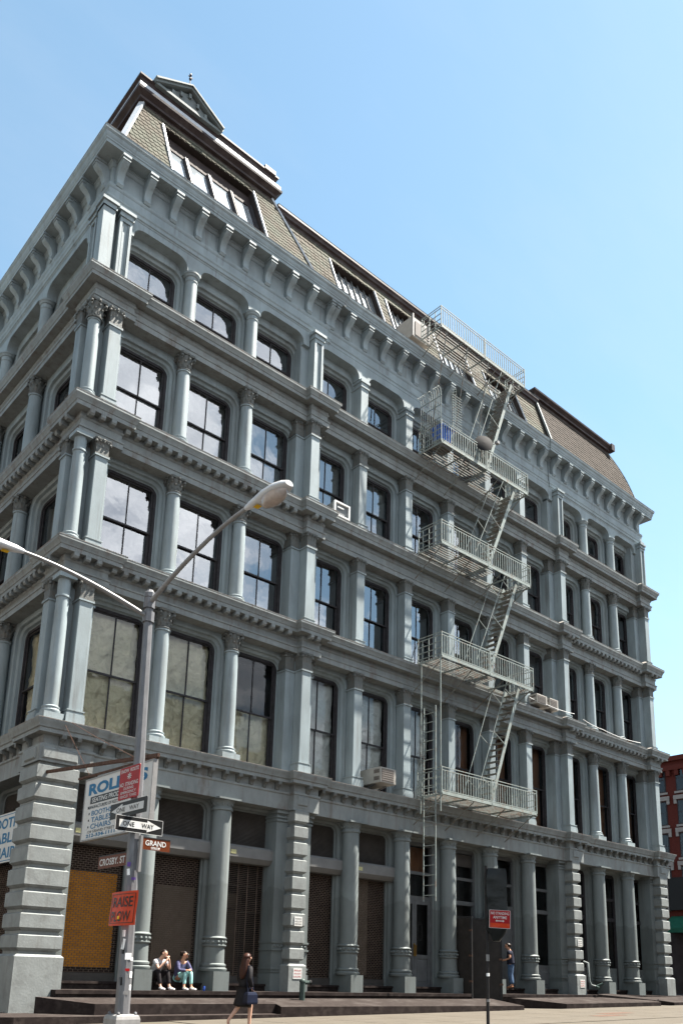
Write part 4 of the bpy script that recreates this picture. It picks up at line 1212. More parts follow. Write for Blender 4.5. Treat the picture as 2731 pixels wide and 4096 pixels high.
MB().box(27.0, 27.28, .7, 1.0, 26.9, 27.25).obj('gutter_block', 'roof_metal', RP)
# roof deck
MB().box(1.2, 27.0, 1.1, 14, 26.2, 26.5).obj('roof_deck', 'roof_metal', BLD)
# ------------------------------------------------------------------ neighbouring buildings
mat('stucco', (0.30, 0.27, 0.235), 0.85, var=0.12, vscale=0.8)
mat('brown_brick', (0.20, 0.10, 0.07), 0.85, var=0.2, vscale=9, bump=0.2, bscale=60)
def plain_building(label, x0, x1, y0, y1, h, mt, face, group):
    """Street wall with window openings on the side given by face ('n' = towards +y, 'e' = towards +x)."""
    t = thing('street_building', label, 'building', ((x0 + x1) / 2, (y0 + y1) / 2, 0), 0, group)
    cx, cy = (x0 + x1) / 2, (y0 + y1) / 2
    MB().box(x0 - cx, x1 - cx, y0 - cy, y1 - cy, -.3, h).obj('wall', mt, t)
    L = (x1 - x0) if face == 'n' else (y1 - y0); nw = int(L / 2.6); ns = int((h - 4.5) / 3.6)
    wm = MB().box(-.6, .6, -.04, .04, 0, 2.1).mesh('window', 'sash_dark'); gm = sheet_pane(.52, -.52, .06, .1, 2.0).mesh('pane', 'glass_plain'); sm = MB().box(-.75, .75, -.1, .12, -.2, 0).mesh('sill', 'white_stone')
    for i in range(nw):
        a = -L / 2 + (i + .5) * L / nw
        for k in range(ns):
            z = 4.9 + 3.6 * k
            loc, rz = ((a, y1 - cy, z), 0) if face == 'n' else ((x1 - cx, a, z), -PI / 2)
            w = put('window', wm, t, loc, rz); put('pane', gm, w); put('sill', sm, w)
    if face == 'n': MB().box(x0 - cx, x1 - cx, y1 - cy, y1 - cy + .5, h - .8, h + .2).obj('cornice', 'stucco', t)
    else: MB().box(x1 - cx, x1 - cx + .5, y0 - cy, y1 - cy, h - .8, h + .2).obj('cornice', 'stucco', t)
    return t
grp = 'buildings across the street behind the viewer'
plain_building('brown brick loft building facing the cast-iron front across the wide street', 2, 22, -42, -24.5, 17, 'brown_brick', 'n', None)
plain_building('tan stucco loft building next to the brown brick loft building', 22.3, 46, -42, -24.5, 14.5, 'stucco', 'n', None)
plain_building('tan stucco corner building facing the side front across the narrow street', -34, -15.5, -6, 26, 19, 'stucco', 'e', None)
# ------------------------------------------------------------------ fire escape
FE = thing('fire_escape', 'pale iron fire escape with five balconies and steep stairs on the long front', 'fire escape', (11.9, -.4, 6.73))
FX0, FX1, FY0, FY1 = 11.9, 16.8, -1.5, -.40
PZ = [6.76, 11.28, 15.32, 19.15, 23.85]
bal_me = MB().box(-.011, .011, -.011, .011, 0, .74).mesh('baluster', 'escape_paint')
slat_me = MB().box(0, 1, -.011, .011, -.02, .02).mesh('floor_slat', 'escape_dark')
HX0, HX1 = 14.7, 16.3          # stair well in each platform
def L_(p): return (p[0] - FE.location.x, p[1] - FE.location.y, p[2] - FE.location.z)
for pi, z in enumerate(PZ):
    yb = FY1 if pi < 4 else -.5
    org = Vector((FX0, yb, z))
    m = MB()
    t = .05
    m.box(0, FX1 - FX0, FY0 - yb, FY0 - yb + .02, -.05, .05); m.box(0, FX1 - FX0, -.02, 0, -.05, .05)
    for xx in (0.0, 1.2, 2.45, 3.65, FX1 - FX0 - .02): m.box(xx, xx + .03, FY0 - yb, 0, -.07, -.022)
    pl = m.obj('balcony', 'escape_paint', FE, L_(org))
    n = 10
    for k in range(n):
        y = FY0 - yb + .06 + (-(FY0 - yb) - .1) * k / (n - 1)
        spans = [(0.02, FX1 - FX0 - .02)]
        if pi > 0 and FY0 - yb + .12 < y < FY0 - yb + .85: spans = [(.02, HX0 - FX0 + .25), (HX1 - FX0 + .1, FX1 - FX0 - .02)]
        for a, b in spans:
            o = put('floor_slat', slat_me, pl, (a, y, 0)); o.scale = (b - a, 1, 1)
    # railing: posts, two rails, balusters on the front and both ends
    m = MB(); F0 = FY0 - yb + .01; H = .82; Lx = FX1 - FX0
    for zz_ in (.08, .72, H): m.box(0, Lx, F0 - .012, F0 + .012, zz_ - .012, zz_ + .012)
    for xe in (0.0, Lx):
        for zz_ in (.08, .28, .5, .72, H): m.box(xe - .011, xe + .011, F0 + .012, -.03, zz_ - .011, zz_ + .011)
    for xe, ye in ((0, F0), (Lx, F0), (Lx * .5, F0), (0, -.05), (Lx, -.05)): m.box(xe - .016, xe + .016, ye - .016, ye + .016, 0, H + .02)
    rl = m.obj('railing', 'escape_paint', pl)
    k = .13
    while k < Lx: put('baluster', bal_me, rl, (k, F0, .0)); k += .125
    for xe in (0.0, Lx):
        for q in range(3): put('baluster', bal_me, rl, (xe, F0 + .28 * (q + 1), .0))
    # knee braces back to the front, with a raking strut
    for xx in (.1, 1.6, 3.2, 4.75):
        MB().bar((xx, F0 + .05, -.06), (xx, .32 if pi < 4 else .35, -.95), .025, .025).obj('brace', 'escape_dark', pl)
# roof platform hangs from long struts
for xx in (.35, 1.5, 2.7):
    MB().bar((xx, -.95, -.05), (xx - .45, -.6, -4.3), .035, .035).obj('strut', 'escape_dark', pl)
# steep stairs between platforms
tread_me = MB().box(-.10, -.06, -.27, .27, -.01, .01).box(-.03, .01, -.27, .27, -.01, .01).box(.04, .08, -.27, .27, -.01, .01).mesh('tread', 'escape_dark')
for i in range(4):
    z0, z1 = PZ[i], PZ[i + 1]
    xa, xb = 14.62, 16.32
    org = Vector((xa, -.93, z0))
    st = MB().bar((0, -.28, 0), (xb - xa, -.28, z1 - z0), .025, .13).obj('stair', 'escape_paint', FE, L_(org))
    MB().bar((0, .28, 0), (xb - xa, .28, z1 - z0), .025, .13).obj('stringer', 'escape_paint', st)
    n = int((z1 - z0) / .235)
    for k in range(1, n): put('tread', tread_me, st, ((xb - xa) * k / n, 0, (z1 - z0) * k / n))
    for y in (-.30, .30):
        m = MB(); d = Vector((xb - xa, 0, z1 - z0)).normalized(); nrm = Vector((-d.z, 0, d.x)) * .72
        m.bar(Vector((0, y, .15)) + nrm, Vector((xb - xa, y, z1 - z0 + .1)) + nrm * .9, .022, .022)
        for f in (.12, .5, .88): m.bar(Vector((xb - xa, 0, z1 - z0)) * f + Vector((0, y, 0)), Vector((xb - xa, 0, z1 - z0)) * f + Vector((0, y, .12)) + nrm * .95, .018, .018)
        m.obj('stair_rail', 'escape_paint', st)
# drop ladder on guide poles at the street end
m = MB()
lad = put('drop_ladder', None, FE, L_((11.85, -1.02, 3.42)))
bpy.data.objects.remove(lad)
lad = MB().box(-.014, .014, -.28, -.25, 0, 6.2).box(-.014, .014, .22, .25, 0, 6.2).obj('drop_ladder', 'escape_paint', FE, L_((11.84, -1.02, 3.42)))
rung = MB().tube([(0, -.27, 0), (0, .24, 0)], .011, 6).mesh('rung', 'escape_paint')
for k in range(20): put('rung', rung, lad, (0, 0, .18 + .305 * k))
for y in (-1.46, -.62):
    MB().tube([(11.88 - FE.location.x, y - FE.location.y, 6.16 - FE.location.z), (11.88 - FE.location.x, y - FE.location.y, 11.3 - FE.location.z)], .022, 6).obj('guide_pole', 'escape_paint', FE)
# bent-over security bars around the top balcony's street end
b5 = Vector((FX0, FY1, PZ[3]))
for k in range(10):
    y = FY0 + .03 + k * .105
    p = [(FX0, y, PZ[3]), (FX0, y, PZ[3] + 1.95), (FX0 - .03, y, PZ[3] + 2.08), (FX0 - .12, y, PZ[3] + 2.13), (FX0 - .19, y, PZ[3] + 2.05)]
    MB().tube([L_(q) for q in p], .014, 5).obj('guard_bar', 'escape_paint', FE)
for zz_ in (.95, 1.45, 1.8): MB().bar(L_((FX0, FY0, PZ[3] + zz_)), L_((FX0, FY1, PZ[3] + zz_)), .02, .03).obj('guard_rail', 'escape_paint', FE)
for k in range(13):
    zz_ = PZ[3] + .9 + k * .105
    p = [(FX0 + .55, FY0 + .02, zz_), (FX0 + .02, FY0 + .02, zz_), (FX0 - .1, FY0 - .12, zz_ + .02), (FX0 + .0, FY0 - .2, zz_ + .05), (FX0 + .1, FY0 - .12, zz_ + .03)]
    MB().tube([L_((q[0] + .55, q[1], q[2])) for q in p], .012, 5).obj('guard_hook', 'escape_paint', FE)
MB().tube([L_((FX0 + .6, FY0 + .02, PZ[3])), L_((FX0 + .6, FY0 + .02, PZ[3] + 2.2))], .014, 5).obj('guard_bar', 'escape_paint', FE)

# ------------------------------------------------------------------ things on the fire escape and ledges
m = MB(); m.rings([[(-.22, -.17, 0), (.22, -.17, 0), (.22, .17, 0), (-.22, .17, 0)], [(-.3, -.24, .55), (.3, -.24, .55), (.3, .24, .55), (-.3, .24, .55)]])
bn = tag(m.obj('storage_bin', 'blue_plastic', None, (12.35, -1.12, PZ[3] + .26)), 'bright blue plastic storage bin on the top storey fire escape balcony', 'bin')
m = MB()
for sx in (-1, 1): m.box(sx * .315 - .03, sx * .315 + .03, -.27, .27, .5, .58)
for sy in (-1, 1): m.box(-.345, .345, sy * .255 - .03, sy * .255 + .03, .5, .58)
m.obj('rim', 'blue_plastic', bn)
m = MB(); m.box(-.3, .3, -.22, .22, 0, .24); m.cham(-.28, .28, -.235, -.2, .02, .22, .01)
tag(m.obj('grey_crate', 'shutter_box', None, (12.35, -1.12, PZ[3] + .02)), 'grey storage crate under the blue bin on the fire escape', 'crate')
dish = thing('satellite_dish', 'round dark satellite dish clamped to the fire escape railing', 'satellite dish', (14.05, -1.62, PZ[3] + .3))
m = MB(); n = 22
prof = [(.0, .035), (.12, .03), (.24, .016), (.335, .0), (.335, -.012), (.24, .004), (.12, .018), (.0, .023)]
m.lathe([(max(r, .001), z) for r, z in prof], n, cap=False)
d = m.obj('reflector', 'dish_grey', dish, (0, 0, .55), (R(75), 0, R(-35)), smooth=40)
d.scale = (1, 1.15, 1)
MB().tube([(0, .12, .0), (0, .12, .5)], .022, 6).tube([(0, .12, .45), (0, .02, .52)], .02, 6).obj('mast', 'escape_dark', dish)
MB().tube([(.05, .0, .35), (.42, -.25, .62)], .014, 5).box(.36, .5, -.33, -.2, .58, .68).obj('feed_arm', 'galv_light', dish)

def ac_unit(label, x, y, z, w, d, h, rot=0.0):
    t = thing('air_conditioner', label, 'air conditioner', (x, y, z), rot)
    MB().cham(-w / 2, w / 2, -d, 0, .0, h, .012).obj('case', 'ac_beige', t)
    MB().box(-w / 2 + .04, w / 2 - .1, -d - .006, -d + .02, .04, h - .04).obj('coil_grille', 'ac_coil', t)
    for k in range(2):
        for sx in (-1, 1):
            MB().box(sx * w / 2 - .006, sx * w / 2 + .006, -d + .06, -d + .3, .08 + k * (h / 2 - .02), h / 2 - .04 + k * (h / 2 - .02)).obj('side_vent', 'ac_coil', t)
    m = MB()
    for k in range(5): m.box(-w / 2 + .05, w / 2 - .11, -d - .012, -d - .004, .08 + k * (h - .14) / 5, .088 + k * (h - .14) / 5)
    m.obj('louvre', 'ac_beige', t)
    for sx in (-1, 1): MB().bar((sx * w * .35, -d * .7, .0), (sx * w * .35, -.02, -.16), .03, .03).obj('support', 'galv', t)
    return t
ac_unit('beige boxy air conditioner with dark grille jutting from a papered second-storey window', 10.38, .38, 6.90, .66, 1.05, .48)
ac_unit('long grey air conditioner on the ledge beside the second pier', 18.6, .40, 11.36, .66, 1.0, .38)
ac_unit('small beige air conditioner hard against the second pier', 19.45, .40, 11.36, .56, .95, .42)
# white hoop of a removed air conditioner on the third-storey ledge
t = thing('air_conditioner_sleeve', 'white square air conditioner with dark grille on the ledge by the first pier', 'air conditioner', (8.54, .40, 15.36))
MB().box(-.31, .31, -.62, 0, .03, .47).obj('case', 'sash_grey', t)
m = MB(); m.box(-.33, -.28, -.68, -.6, 0, .5); m.box(.28, .33, -.68, -.6, 0, .5); m.box(-.28, .28, -.68, -.6, .45, .5); m.box(-.28, .28, -.68, -.6, 0, .05); m.obj('front_frame', 'steel_white', t)
MB().box(-.2, .05, -.69, -.67, .28, .31).obj('bracket_bar', 'steel_white', t)
# roof-level duct by the upper platform
t = thing('roof_cooler', 'pale boxy rooftop cooling unit behind the highest fire escape platform', 'cooling unit', (12.1, .15, 24.0))
MB().cham(-.45, .45, -.45, .35, 0, .85, .02).obj('case', 'ac_beige', t)
for sx in (-1, 1): MB().box(sx * .43 - .03, sx * .43 + .03, -.49, -.43, 0, .95).obj('corner_post', 'galv_light', t)
MB().box(-.3, .3, -.47, -.44, .12, .7).obj('fan_grille', 'ac_coil', t)

def cable(label, pts, r=.012, mt='steel_white'):
    P = []
    for a, b in zip(pts[:-1], pts[1:]):
        a, b = Vector(a), Vector(b)
        for k in range(8):
            t_ = k / 8; P.append(a.lerp(b, t_) - Vector((0, 0, .10 * (b - a).length * t_ * (1 - t_))))
    P.append(Vector(pts[-1]))
    return tag(MB().tube(P, r, 5).obj('cable', mt), label, 'cable')
cable('white cable sagging along the ledge past the two air conditioners', [(17.9, -.52, 11.50), (18.9, -.6, 11.42), (20.5, -.75, 11.38)])
cable('white cable drooping along the ledge beyond the second pier', [(21.3, -.62, 11.36), (22.9, -.50, 11.30), (25.9, -.50, 11.32)], .014)
# ------------------------------------------------------------------ lettering helper
def text(s, w, h, cx, cz, y, parent, mt, bold=0.0, name='lettering', shear=0.0):
    c = bpy.data.curves.new('lettering', 'FONT')
    c.body = s; c.size = 1.0; c.offset = bold; c.extrude = .0; c.resolution_u = 3; c.shear = shear
    t = bpy.data.objects.new('lettering', c)
    me = bpy.data.meshes.new_from_object(t)
    bpy.data.objects.remove(t); bpy.data.curves.remove(c)
    xs = [v.co.x for v in me.vertices]; ys = [v.co.y for v in me.vertices]
    x0, x1, y0, y1 = min(xs), max(xs), min(ys), max(ys)
    for v in me.vertices:
        v.co = ((v.co.x - (x0 + x1) / 2) / (x1 - x0) * w + cx, y, (v.co.y - (y0 + y1) / 2) / (y1 - y0) * h + cz)
    me.materials.clear(); me.materials.append(MATS[mt]); me.update()
    return put(name, me, parent)
def rounded(w, h, r, n=4):
    p = []
    for sx, sz, a0 in ((1, -1, -PI / 2), (1, 1, 0), (-1, 1, PI / 2), (-1, -1, PI)):
        for k in range(n + 1):
            a = a0 + k * PI / 2 / n
            p.append((sx * (w / 2 - r) + r * math.cos(a), sz * (h / 2 - r) + r * math.sin(a)))
    return p
def plate(w, h, r, y0, y1, name, mt, parent, loc=(0, 0, 0)):
    return MB().prism(rounded(w, h, r), y0, y1).obj(name, mt, parent, loc)

# ------------------------------------------------------------------ street lamp
LX, LY = -1.17, -6.74
LG = gz(LX)
lamp = thing('street_lamp', 'galvanised octagonal street lamp with two arms, covered in signs and stickers', 'street lamp', (LX, LY, LG))
lean = Vector((-.10, .09))
def lp(z): return Vector((lean.x * (z / 7.3) ** 1.2, lean.y * (z / 7.3) ** 1.2, z))
m = MB()
m.rings([[p + Vector((r * math.cos(PI / 8 + k * PI / 4), r * math.sin(PI / 8 + k * PI / 4), 0)) for k in range(8)] for p, r in ((lp(.45), .112), (lp(2.2), .104), (lp(4.5), .088), (lp(7.28), .072))])
m.obj('pole', 'galv', lamp)
m = MB()
m.rings([[(sx * a, sy * a, z) for sx, sy in ((-1, -1), (1, -1), (1, 1), (-1, 1))] for a, z in ((.21, -.05), (.20, .40), (.185, .45), (.15, .47))])
bs = m.obj('base', 'galv_light', lamp)
for sx in (-1, 1):
    for sy in (-1, 1): MB().sphere((sx * .14, sy * .14, .48), .03, 6, 4).obj('bolt', 'galv', bs)
MB().lathe([(.075, 7.24), (.095, 7.26), (.095, 7.34), (.07, 7.36), (.05, 7.40)], 8, lp(7.3).x, lp(7.3).y).obj('cap', 'galv', lamp)
def lamp_arm(d, z0, z1, L, head, rise):
    d = Vector((d[0], d[1], 0)); p0 = lp(z0)
    pts = []
    for k in range(9):
        t = k / 8
        pts.append(p0 + d * (L * t) + Vector((0, 0, (z1 - z0) * (1 - (1 - t) ** 1.7))))
    a = MB().tube(pts, .042, 8, .03).obj('arm', 'galv_light', lamp, smooth=50)
    MB().lathe([(.10, z0 - .09), (.10, z0 + .09)], 8, p0.x, p0.y).obj('arm_clamp', 'galv', lamp)
    # cobra head: flattened tapering housing with a refractor bowl under it
    e = pts[-1]; sd = Vector((-d.y, d.x, 0)); rg = []
    for (t, w, zt, zb) in ((-.06, .035, .035, -.035), (.06, .06, .07, -.05), (.22, .09, .085, -.06), (.45, .135, .105, -.065), (.68, .145, .105, -.06), (.84, .12, .085, -.045), (.93, .07, .06, -.02)):
        c = e + d * t * head + Vector((0, 0, rise * t))
        rg.append([c + sd * (w * math.cos(q)) + Vector((0, 0, (zt if math.sin(q) > 0 else -zb) * math.sin(q) * (1 if math.sin(q) > 0 else 1))) for q in [2 * PI * k / 14 for k in range(14)]])
    hd = MB().rings(rg).obj('lamp_head', 'lamp_white', lamp, smooth=40)
    rg = []
    for (s, dz) in ((1.0, -.045), (.97, -.10), (.82, -.15), (.5, -.175), (.1, -.18)):
        c = e + d * .60 * head + Vector((0, 0, rise * .6 + dz))
        rg.append([c + d * (.27 * head * s * math.cos(q)) + sd * (.118 * s * math.sin(q)) for q in [2 * PI * k / 14 for k in range(14)]])
    MB().rings(rg).obj('refractor', 'lamp_bowl', hd, smooth=50)
    c = e + d * .22 * head + Vector((0, 0, rise * .22 - .078)); k = .055
    m = MB(); quad(m, c + d * k + sd * k * .8, c + d * k - sd * k * .8, c - d * k - sd * k * .8, c - d * k + sd * k * .8); m.obj('number_tag', 'tag_yellow', hd)
    return a
lamp_arm((0, -1), 6.95 + .2, 7.82 - LG + .03, 2.80, 1.05, -.06)
lamp_arm((-1, 0), 6.9, 7.36 - LG, 2.25, 1.0, -.05)
# stickers on the pole
random.seed(11)
for k, (ang, z, w, h, mt) in enumerate(((-100, 1.32, .10, .10, 'sticker_white'), (-60, 1.28, .06, .05, 'sticker_white'), (-150, 1.5, .05, .16, 'sticker_white'), (-150, 1.66, .05, .10, 'sticker_white'), (-100, 1.12, .07, .04, 'sign_red'), (-60, 1.05, .06, .09, 'sticker_white'), (-150, .95, .05, .12, 'sign_black'), (-60, .86, .05, .08, 'sticker_white'), (-150, 1.40, .05, .09, 'sign_black'), (-150, 2.72, .06, .07, 'sticker_purple'), (-150, 2.60, .05, .10, 'sticker_white'), (-100, 2.50, .07, .04, 'sticker_purple'), (-60, 2.95, .05, .28, 'sticker_white'), (-100, .78, .08, .05, 'galv_light'))):
    p = lp(z); r = .106 - .003 * z; a = R(ang)
    q = plate(w, h, .004, -.003, .0, 'sticker', mt, lamp, (p.x + r * math.cos(a), p.y + r * math.sin(a), z)); q.rotation_euler = (0, random.uniform(-.15, .15), a + PI / 2)
for sx, zz_, w in ((-.08, .22, .06), (.06, .25, .12)):
    q = plate(w, .09, .03, -.004, 0, 'sticker', 'sticker_white', bs, (sx, -.212, zz_)); 
plate(.05, .05, .02, -.006, -.004, 'sticker', 'sign_red', bs, (.06, -.212, .25))

# ------------------------------------------------------------------ signs on the lamp post
WEST = -PI / 2
def signroot(name, label, x, y, z, rot, tilt=0.0):
    t = thing(name, label, 'sign', (x, y, z), 0); t.rotation_euler = (0, tilt, rot); return t
# snow route
t = signroot('snow_route_sign', 'red snow route no standing sign, highest on the lamp post', -1.33, -6.62, 4.09, WEST)
plate(.66, .53, .02, -.004, .004, 'panel', 'sign_red', t)
text('SNOW  ROUTE', .58, .06, 0, .205, -.006, t, 'sign_white', .014)
text('NO  STANDING', .60, .065, 0, -.02, -.006, t, 'sign_white', .014)
text('DURING', .32, .045, .0, -.09, -.006, t, 'sign_white', .008); text('EMERGENCY', .5, .045, 0, -.155, -.006, t, 'sign_white', .008); text('VEHICLES  TOWED', .54, .045, 0, -.22, -.006, t, 'sign_white', .004)
for k in range(4):
    a = k * PI / 4; MB().bar((-.07 * math.cos(a), -.006, .105 - .055 * math.sin(a)), (.07 * math.cos(a), -.006, .105 + .055 * math.sin(a)), .002, .014, up=(-math.sin(a), 0, math.cos(a))).obj('snowflake_bar', 'sign_white', t)
def one_way(label, x, y, z, rot, w, h, right):
    t = signroot('one_way_sign', label, x, y, z, rot)
    plate(w, h, .015, -.004, .004, 'panel', 'sign_black', t)
    s = 1 if right else -1
    a = [(-.42, -.24), (.16, -.24), (.16, -.38), (.46, 0), (.16, .38), (.16, .24), (-.42, .24)]
    pts = [(s * px * w, pz * h) for px, pz in a]
    MB().prism(pts if right else list(reversed(pts)), -.007, -.004).obj('arrow', 'sign_white', t)
    text('ONE', .24 * w, .30 * h, -.23 * w if right else -.19 * w, 0, -.009, t, 'sign_black', .014)
    text('WAY', .26 * w, .30 * h, .17 * w, 0, -.009, t, 'sign_black', .014)
    return t
one_way('black one way sign on the lamp post, its white arrow pointing left', -1.33, -6.66, 3.66, WEST, 1.20, .25, False)
t2 = one_way('black one way sign on the lamp post, its white arrow pointing right', -1.22, -6.87, 3.375, 0, .83, .245, True)
m = MB(); W2, H2, tt = .83, .245, .006
m.box(-W2 / 2, W2 / 2, -.005, .005, H2 / 2 - tt, H2 / 2).box(-W2 / 2, W2 / 2, -.005, .005, -H2 / 2, -H2 / 2 + tt).box(-W2 / 2, -W2 / 2 + tt, -.005, .005, -H2 / 2, H2 / 2).box(W2 / 2 - tt, W2 / 2, -.005, .005, -H2 / 2, H2 / 2)
m.obj('border', 'sign_white', t2)
def street_name(name, label, x, y, z, rot, w, h, lines):
    t = signroot(name, label, x, y, z, rot)
    plate(w, h, .004, -.006, .006, 'panel', 'sign_brown', t)
    MB().box(-w / 2, w / 2, -.009, .009, h / 2, h / 2 + .018).obj('top_rail', 'post_black', t)
    for (s, ww, hh, cx, cz) in lines: text(s, ww, hh, cx, cz, -.009, t, 'sign_white', .014)
    return t
street_name('street_name_sign', 'brown street sign reading GRAND STREET on the lamp post', -.91, -6.87, 3.10, 0, .52, .18, (('GRAND', .37, .085, 0, .02), ('STREET', .16, .04, -.0, -.058)))
street_name('street_name_sign', 'brown street sign reading CROSBY ST on the lamp post', -1.18, -5.99, 2.885, WEST, .98, .2, (('CROSBY. ST', .88, .115, 0, -.0),))
MB().box(-.02, .02, -6.90 - LY, -6.83 - LY, 2.65 - LG, 3.22 - LG).obj('sign_bracket', 'galv_light', lamp)
t = signroot('plow_sign', 'bent orange RAISE PLOW sign strapped low on the lamp post', -1.345, -6.76, 2.08, WEST)
n = 8; m = MB(); Wp, Hp = .84, .52
for j in range(n + 1):
    for i in range(n + 1):
        x = -Wp / 2 + Wp * i / n; z = -Hp / 2 + Hp * j / n
        m.v.append((x, .03 * (x / .42) ** 2 + .01 * math.sin(z * 9), z))
for j in range(n):
    for i in range(n): a = j * (n + 1) + i; m.q(a, a + 1, a + n + 2, a + n + 1)
m.obj('panel', 'sign_orange', t, smooth=60)
def bend(o):
    for v in o.data.vertices: v.co.y += .03 * (v.co.x / .42) ** 2 + .01 * math.sin(v.co.z * 9)
bend(text('RAISE', .62, .16, .0, .10, -.006, t, 'sign_black', .014)); bend(text('PLOW', .60, .16, -.02, -.12, -.006, t, 'sign_black', .014))
m = MB(); e = .37; q = .225
for (x0, x1, z0, z1) in ((-e, e, q - .008, q), (-e, e, -q, -q + .008)):
    for i in range(10): xa, xb = lerp(x0, x1, i / 10), lerp(x0, x1, (i + 1) / 10); m.box(xa, xb, -.008, -.004, z0, z1)
m.box(-e, -e + .01, -.008, -.004, -q, q).box(e - .01, e, -.008, -.004, -q, q)
bend(m.obj('border', 'sign_black', t))
q = plate(.05, .05, .01, -.02, -.008, 'sticker', 'tag_yellow', t, (-.06, 0, -.14))

# ------------------------------------------------------------------ hanging shop sign and the one round the corner
def shop_sign(name, label, loc, w, h, full=True):
    t = thing(name, label, 'sign', loc, WEST)
    MB().box(-w / 2, w / 2, -.07, .01, -h / 2, h / 2).obj('panel', 'sign_white', t)
    m = MB(); m.box(-w / 2 - .02, w / 2 + .02, -.078, .018, h / 2, h / 2 + .03).box(-w / 2 - .02, w / 2 + .02, -.078, .018, -h / 2 - .03, -h / 2).box(w / 2, w / 2 + .025, -.078, .018, -h / 2, h / 2).box(-w / 2 - .025, -w / 2, -.078, .018, -h / 2, h / 2)
    m.obj('edge', 'galv_light', t)
    def tx(s, u0, u1, v, hh, mt, bold=0.0, shear=0.0): text(s, (u1 - u0) * w, hh * h, ((u0 + u1) / 2 - .5) * w, (.5 - v) * h, -.074, t, mt, bold, shear=shear)
    tx('ROLLINS', .06, .94, .17, .20, 'sign_blue', .045)
    MB().box(-.40 * w, .38 * w, -.073, -.07, (.5 - .42) * h, (.5 - .30) * h).obj('name_band', 'sign_black', t)
    tx('SEATING PRODUCTS INC.', .13, .84, .36, .08, 'sign_white', .02)
    tx('MANUFACTURERS OF RESTAURANT FURNITURE', .07, .90, .475, .055, 'sign_black', .012)
    for s, v in (('BOOTHS', .58), ('TABLES', .69), ('CHAIRS', .80)):
        tx(s, .14, .46, v, .085, 'sign_blue', .012)
        MB().box(-.02, .02, -.074, -.07, -.02, .02).obj('bullet', 'sign_black', t, ((.10 - .5) * w, 0, (.5 - v) * h))
    tx('134 GRAND STREET', .10, .52, .885, .045, 'sign_black', .006)
    tx('212-334-1111', .08, .53, .95, .06, 'sign_blue', .03)
    m = MB(); bx, bz = .30 * w, -.25 * h
    for k in range(4): m.box(bx - .12 + k * .07, bx - .105 + k * .07, -.073, -.07, bz - .1, bz + .12)
    m.box(bx - .12, bx + .12, -.073, -.07, bz - .02, bz).box(bx - .12, bx + .12, -.073, -.07, bz - .1, bz - .085)
    m.obj('chair_emblem', 'sign_blue', t)
    return t
ss = shop_sign('hanging_sign', 'white hanging shop sign with blue lettering behind the lamp post', (-.15, -3.98, 4.27), 2.70, 1.22)
t = thing('wall_sign', 'white shop sign with large blue words round the corner on the side front', 'sign', (.10, 2.28, 4.24), WEST)
MB().box(-1.27, 1.27, -.03, .03, -.62, .62).obj('panel', 'sign_white', t)
MB().box(-1.23, 1.23, -.033, -.03, .565, .585).box(-1.23, 1.23, -.033, -.03, -.585, -.565).obj('border', 'sign_blue', t)
for w_, z_ in (('BOOTHS', .36), ('TABLES', -.01), ('CHAIRS', -.38)): text(w_, 2.06, .27, 0, z_, -.034, t, 'sign_blue', .03)
sb = thing('sign_bracket', 'rusty iron bar and rods carrying the white hanging sign', 'bracket', (-.15, -.4, 5.4))
MB().bar((0, .1, .06), (0, -4.98, -.42), .05, .07).obj('upper_bar', 'rust', sb)
MB().bar((0, -1.7, -.38), (0, -4.95, -.46), .04, .04).obj('lower_rod', 'rust', sb)
for y in (-2.5, -3.6, -4.7): MB().bar((0, y, -.39 - .015 * (-y - 2)), (0, y, -.56), .03, .05).obj('hanger', 'rust', sb)
MB().tube([(0, -2.2, -.38), (.1, -1.2, .4), (.25, -.1, 1.2)], .007, 4).obj('guy_wire', 'rust', sb)
MB().tube([(0, -4.2, -.36), (.2, -2.0, .5), (.4, -.1, 1.28)], .007, 4).obj('guy_wire', 'rust', sb)

# ------------------------------------------------------------------ small notices on the piers
def notice(label, x, y, z, w, h, lines, mt, head=None):
    t = thing('notice', label, 'sign', (x, y, z))
    plate(w, h, .004, -.006, .01, 'panel', 'sign_white', t)
    for i, s in enumerate(lines): text(s, w * .84, h * .17, 0, h * (.28 - .28 * i), -.009, t, mt, .006)
    if head: MB().box(-w * .42, w * .42, -.008, -.006, h * .17, h * .42).obj('heading_band', mt, t); text('WARNING', w * .7, h * .14, 0, h * .295, -.011, t, 'sign_white', .01)
    return t
notice('white warning hollow sidewalk notice on the first rusticated pier', 7.25, -.43, 2.56, .27, .25, ['WARNING', 'HOLLOW', 'SIDEWALK'], 'sign_black')
notice('white notice with red letters low on the first rusticated pier', 7.25, -.475, 1.18, .30, .28, ['SPRINKLERS', 'THROUGHOUT', 'BUILDING'], 'sign_red')
notice('white warning notice on the second rusticated pier', 20.75, -.43, 2.56, .27, .25, ['WARNING', 'HOLLOW', 'SIDEWALK'], 'sign_black')
notice('white notice with red letters low on the second rusticated pier', 20.75, -.475, 1.10, .30, .28, ['SPRINKLERS', 'THROUGHOUT', 'BUILDING'], 'sign_red')
